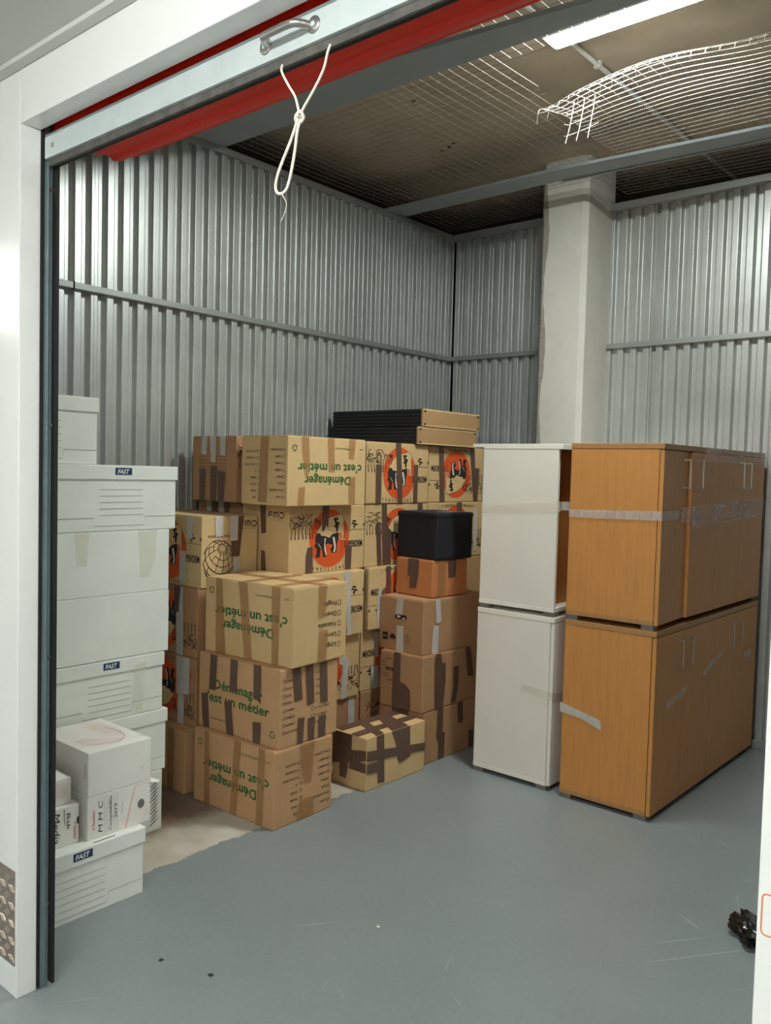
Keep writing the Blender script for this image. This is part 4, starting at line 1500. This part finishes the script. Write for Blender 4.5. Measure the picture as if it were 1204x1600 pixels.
def d_med(mb, fr, w, d, h):
    S_ = fr['S']
    put_text(mb, 'Media', .150, .068, .024, .10, S_, .001, INK_K, rot=-pi / 2, shear=.2)
    put_text(mb, 'Bak', .196, .082, .014, .055, S_, .001, INK_K, rot=-pi / 2, shear=.2)
    put_text(mb, '3 Esselte', .222, .045, .009, .055, S_, .001, INK_R, rot=-pi / 2, bold=.012)
    mb.stroke([(.187, .125), (.187, .09), (.192, .07)], .002, S_, .001, INK_K)
    mb.stroke([(.140, .02), (.118, .03), (.128, .045), (.112, .06)], .002, S_, .001, INK_K)
    mb.flat([(.232, .085), (.239, .09), (.239, .060), (.232, .068)], S_, .001, INK_K)


filebox((-2.545, 1.215, .2355), .30, .240, .132, 'white file box with handwritten Media, lying left of the 2019 box', 0, d_med)


def d_pink(mb, fr, w, d, h):
    swirl(mb, fr['S'], .18, .005, .085, 13, 0, 180, W=d, H=h)
    swirl(mb, fr['T'], .22, .1, .09, 12, -90, 90, W=w, H=d)


filebox((-2.565, 1.215, .3685), .27, .222, .088, 'pink-swirl patterned small file box lying on the Media box', 0, d_pink)


# ------------------------------------------------------------------ cabinets
def cabinet(x1, y0, z0, z1, w_, d, side, edge, doormat, label, name, hy, foot=.022, cat='cabinet', group=None, handles=True, ajar=False, open_=False, front_tapes=(), side_tapes=()):
    root = empty(name, (x1, y0, z0), 0, label, cat, group)
    H = z1 - z0
    t = .019
    f = foot

    def part(nm, *b, m=side, r=.0015, parent=root):
        q = MB()
        q.bbox(*b, m, r)
        return q.build(nm, parent)
    part('top_panel', -w_, 0, 0, d, H - .025, H, m=edge, r=.002)
    part('bottom_panel', -w_, -.021, 0, d, f, f + .02, m=edge)
    part('side_panel', -w_ + .001, -.021, .001, t, f + .02, H - .0255)
    part('side_panel', -w_ + .001, -.021, d - t, d - .001, f + .02, H - .0255)
    part('back_panel', -w_ + .001, -w_ + .009, t, d - t, f + .02, H - .0255)
    if open_:
        part('shelf', -w_ + .01, -.12, t, d - t, H * .52, H * .52 + .018, m=doormat)
    seams = [0.001, d * .235, d * .485, d * .735, d - .001]
    for k in range(4):
        a, b = seams[k] + .001, seams[k + 1] - .001
        q = MB()
        q.bbox(-.018, 0, 0, b - a, 0, H - .027 - f - .004, doormat, .0012)
        ins = .09 if open_ else 0
        dr = q.build('door', root, loc=(-ins, a, f + .003))
        if ajar and k == 0:
            dr.rotation_euler = (0, 0, radians(2.6))
        if handles:
            hq = MB()
            yy = hy[k] - y0 - a
            za, zb = H - .19, H - .065
            hh = .0035
            for zz in (za, zb):
                hq.bbox(0, .03, yy - .004, yy + .004, zz - hh, zz + hh, CHROME, .001)
            hq.bbox(.0255, .031, yy - .004, yy + .004, za - hh, zb + hh, CHROME, .001)
            ho = hq.build('handle', dr, loc=(0, 0, -f - .003))
            ho['label'] = 'nickel bow handle'
    for fx in (-w_ + .002, -.075):
        for fy in (.004, d - .06):
            part('foot', fx, fx + .055, fy, fy + .05, 0, f, m=GREYP, r=.001)
    fr = frames(w_, d, H)
    n_ = 0
    for face, m, poly in list(front_tapes) + list(side_tapes):
        q = MB()
        if m is FILM:
            # crinkled band: gently rippled strip
            (a0, b0), (a1, b1), (a2_, b2), (a3, b3) = poly
            N, K = 60, 5
            vs, fs = [], []
            O, A, Bv, Nn = fr[face]
            rr = random.Random(len(poly) + n_)
            for i in range(N + 1):
                s_ = i / N
                for j in range(K + 1):
                    v_ = j / K
                    a = (a0 + (a1 - a0) * s_) * (1 - v_) + (a3 + (a2_ - a3) * s_) * v_
                    b = (b0 + (b1 - b0) * s_) * (1 - v_) + (b3 + (b2 - b3) * s_) * v_
                    off = .003 + .003 * abs(sin(i * 1.7 + j)) * rr.random() + (.002 if ajar else 0)
                    vs.append(O + A * a + Bv * (b + .003 * rr.uniform(-1, 1)) + Nn * off)
            for i in range(N):
                for j in range(K):
                    p = i * (K + 1) + j
                    fs.append((p, p + K + 1, p + K + 2, p + 1))
            q.add(vs, fs, FILM)
        else:
            q.prism(poly, fr[face], .0008 + .0003 * n_, .0003, m)
        q.build('tape', root)
        n_ += 1
    return root


cabinet(-1.437, 3.50, 0, .835, .438, 1.38, WOOD, WOOD_E, WOOD, 'lower orange beech cabinet of the right stack, standing on the floor', 'office_cabinet',
        (3.74, 3.862, 4.418, 4.546), front_tapes=[('F', TAPE_W, [(-.01, .40), (.09, .39), (.198, .355), (.196, .395), (.19, .40), (-.01, .445)])],
        side_tapes=[('S', FILM, [(.125, .475), (.34, .50), (.36, .545), (.13, .51)]), ('S', FILM, [(.56, .545), (.78, .60), (.86, .64), (.60, .59)]), ('S', FILM, [(1.16, .53), (1.27, .52), (1.28, .58), (1.18, .58)])])
cabinet(-1.437, 3.50, .836, 1.645, .438, 1.38, WOOD, WOOD_E, WOOD, 'upper orange beech cabinet of the right stack, banded with clear tape', 'office_cabinet',
        (3.755, 3.885, 4.458, 4.573), ajar=True,
        front_tapes=[('F', TAPE_C, [(0, .470), (.438, .478), (.438, .519), (0, .505)])],
        side_tapes=[('S', TAPE_C, [(0, .478), (.18, .480), (.185, .521), (0, .519)]), ('S', FILM, [(.34, .43), (1.375, .47), (1.375, .575), (.34, .535)]), ('S', FILM, [(.20, .47), (.36, .44), (.36, .535), (.20, .53)]), ('S', FILM, [(.46, .74), (1.375, .745), (1.375, .812), (.46, .808)])])
cabinet(-1.935, 3.51, 0, .828, .433, 1.36, LAM_W, LAM_W2, LAM_W, 'lower white cabinet between the carton stack and the orange cabinets', 'office_cabinet',
        (0, 0, 0, 0), handles=False, front_tapes=[('F', TAPE_Y, [(.262, .455), (.433, .435), (.433, .475), (.27, .488)])], side_tapes=[('S', TAPE_C, [(0, .43), (.3, .4), (.3, .44), (0, .472)])])
wc = cabinet(-1.923, 3.51, .829, 1.642, .440, 1.36, LAM_W, LAM_W2, WOOD, 'upper white cabinet of the white pair, white side towards the door', 'office_cabinet',
             (0, 0, 0, 0), handles=False, open_=True, front_tapes=[('F', TAPE_Y, [(0, .47), (.44, .50), (.44, .545), (0, .515)])])
mb = MB()
mb.bbox(-.505, -.4405, .0, .40, .797, .813, LAM_W2, .001)
tag(mb.build('shelf_end', wc), 'loose white board end sticking out at the top')
# clear band across the gap between the two upper cabinets
mb = MB()
mb.box(-1.922, -1.8755, 3.512, 3.5125, 1.335, 1.375, TAPE_C)
tag(mb.build('tape_strip'), 'short clear tape strip bridging the gap between upper white and orange cabinets', 'tape')

# ------------------------------------------------------------------ floor litter
bm = bmesh.new()
bmesh.ops.create_icosphere(bm, subdivisions=4, radius=1)
rr = random.Random(3)
from mathutils import noise as mnoise
for v in bm.verts:
    p = v.co.copy()
    k = 1 + .45 * mnoise.noise(p * 2.2) + .35 * abs(mnoise.noise(p * 5.1 + Vector((3, 1, 2))))
    v.co = Vector((p.x * .105 * k, p.y * .06 * k, max(0, .022 + p.z * .026 * k)))
me = bpy.data.meshes.new('plastic_bag')
bm.to_mesh(me)
bm.free()
me.materials.append(BAG)
o = bpy.data.objects.new('plastic_bag', me)
COL.objects.link(o)
o.location = (-.80, 2.86, 0)
o.rotation_euler = (0, 0, -.9)
tag(o, 'crumpled scrap of shiny black plastic on the floor beside the right door post', 'plastic bag')
for x, y, c, s, lab in ((-2.104, 1.477, INK_K, .009, 'tiny dark crumb on the grey floor nearest the left guide rail'), (-1.934, 1.529, INK_K, .008, 'tiny dark crumb on the floor right of the door frame foot, second from left'), (-1.748, 2.067, INK_W, .006, 'tiny white speck on the painted floor in the middle')):
    mb = MB()
    n = 7
    mb.add([(x + s * cos(k * 2 * pi / n) * rr.uniform(.6, 1.5), y + s * sin(k * 2 * pi / n) * rr.uniform(.6, 1.5), .0005) for k in range(n)] + [(x, y, .006)],
           [(k, (k + 1) % n, n) for k in range(n)] + [tuple(range(n - 1, -1, -1))], c)
    tag(mb.build('crumb'), lab, 'crumb')
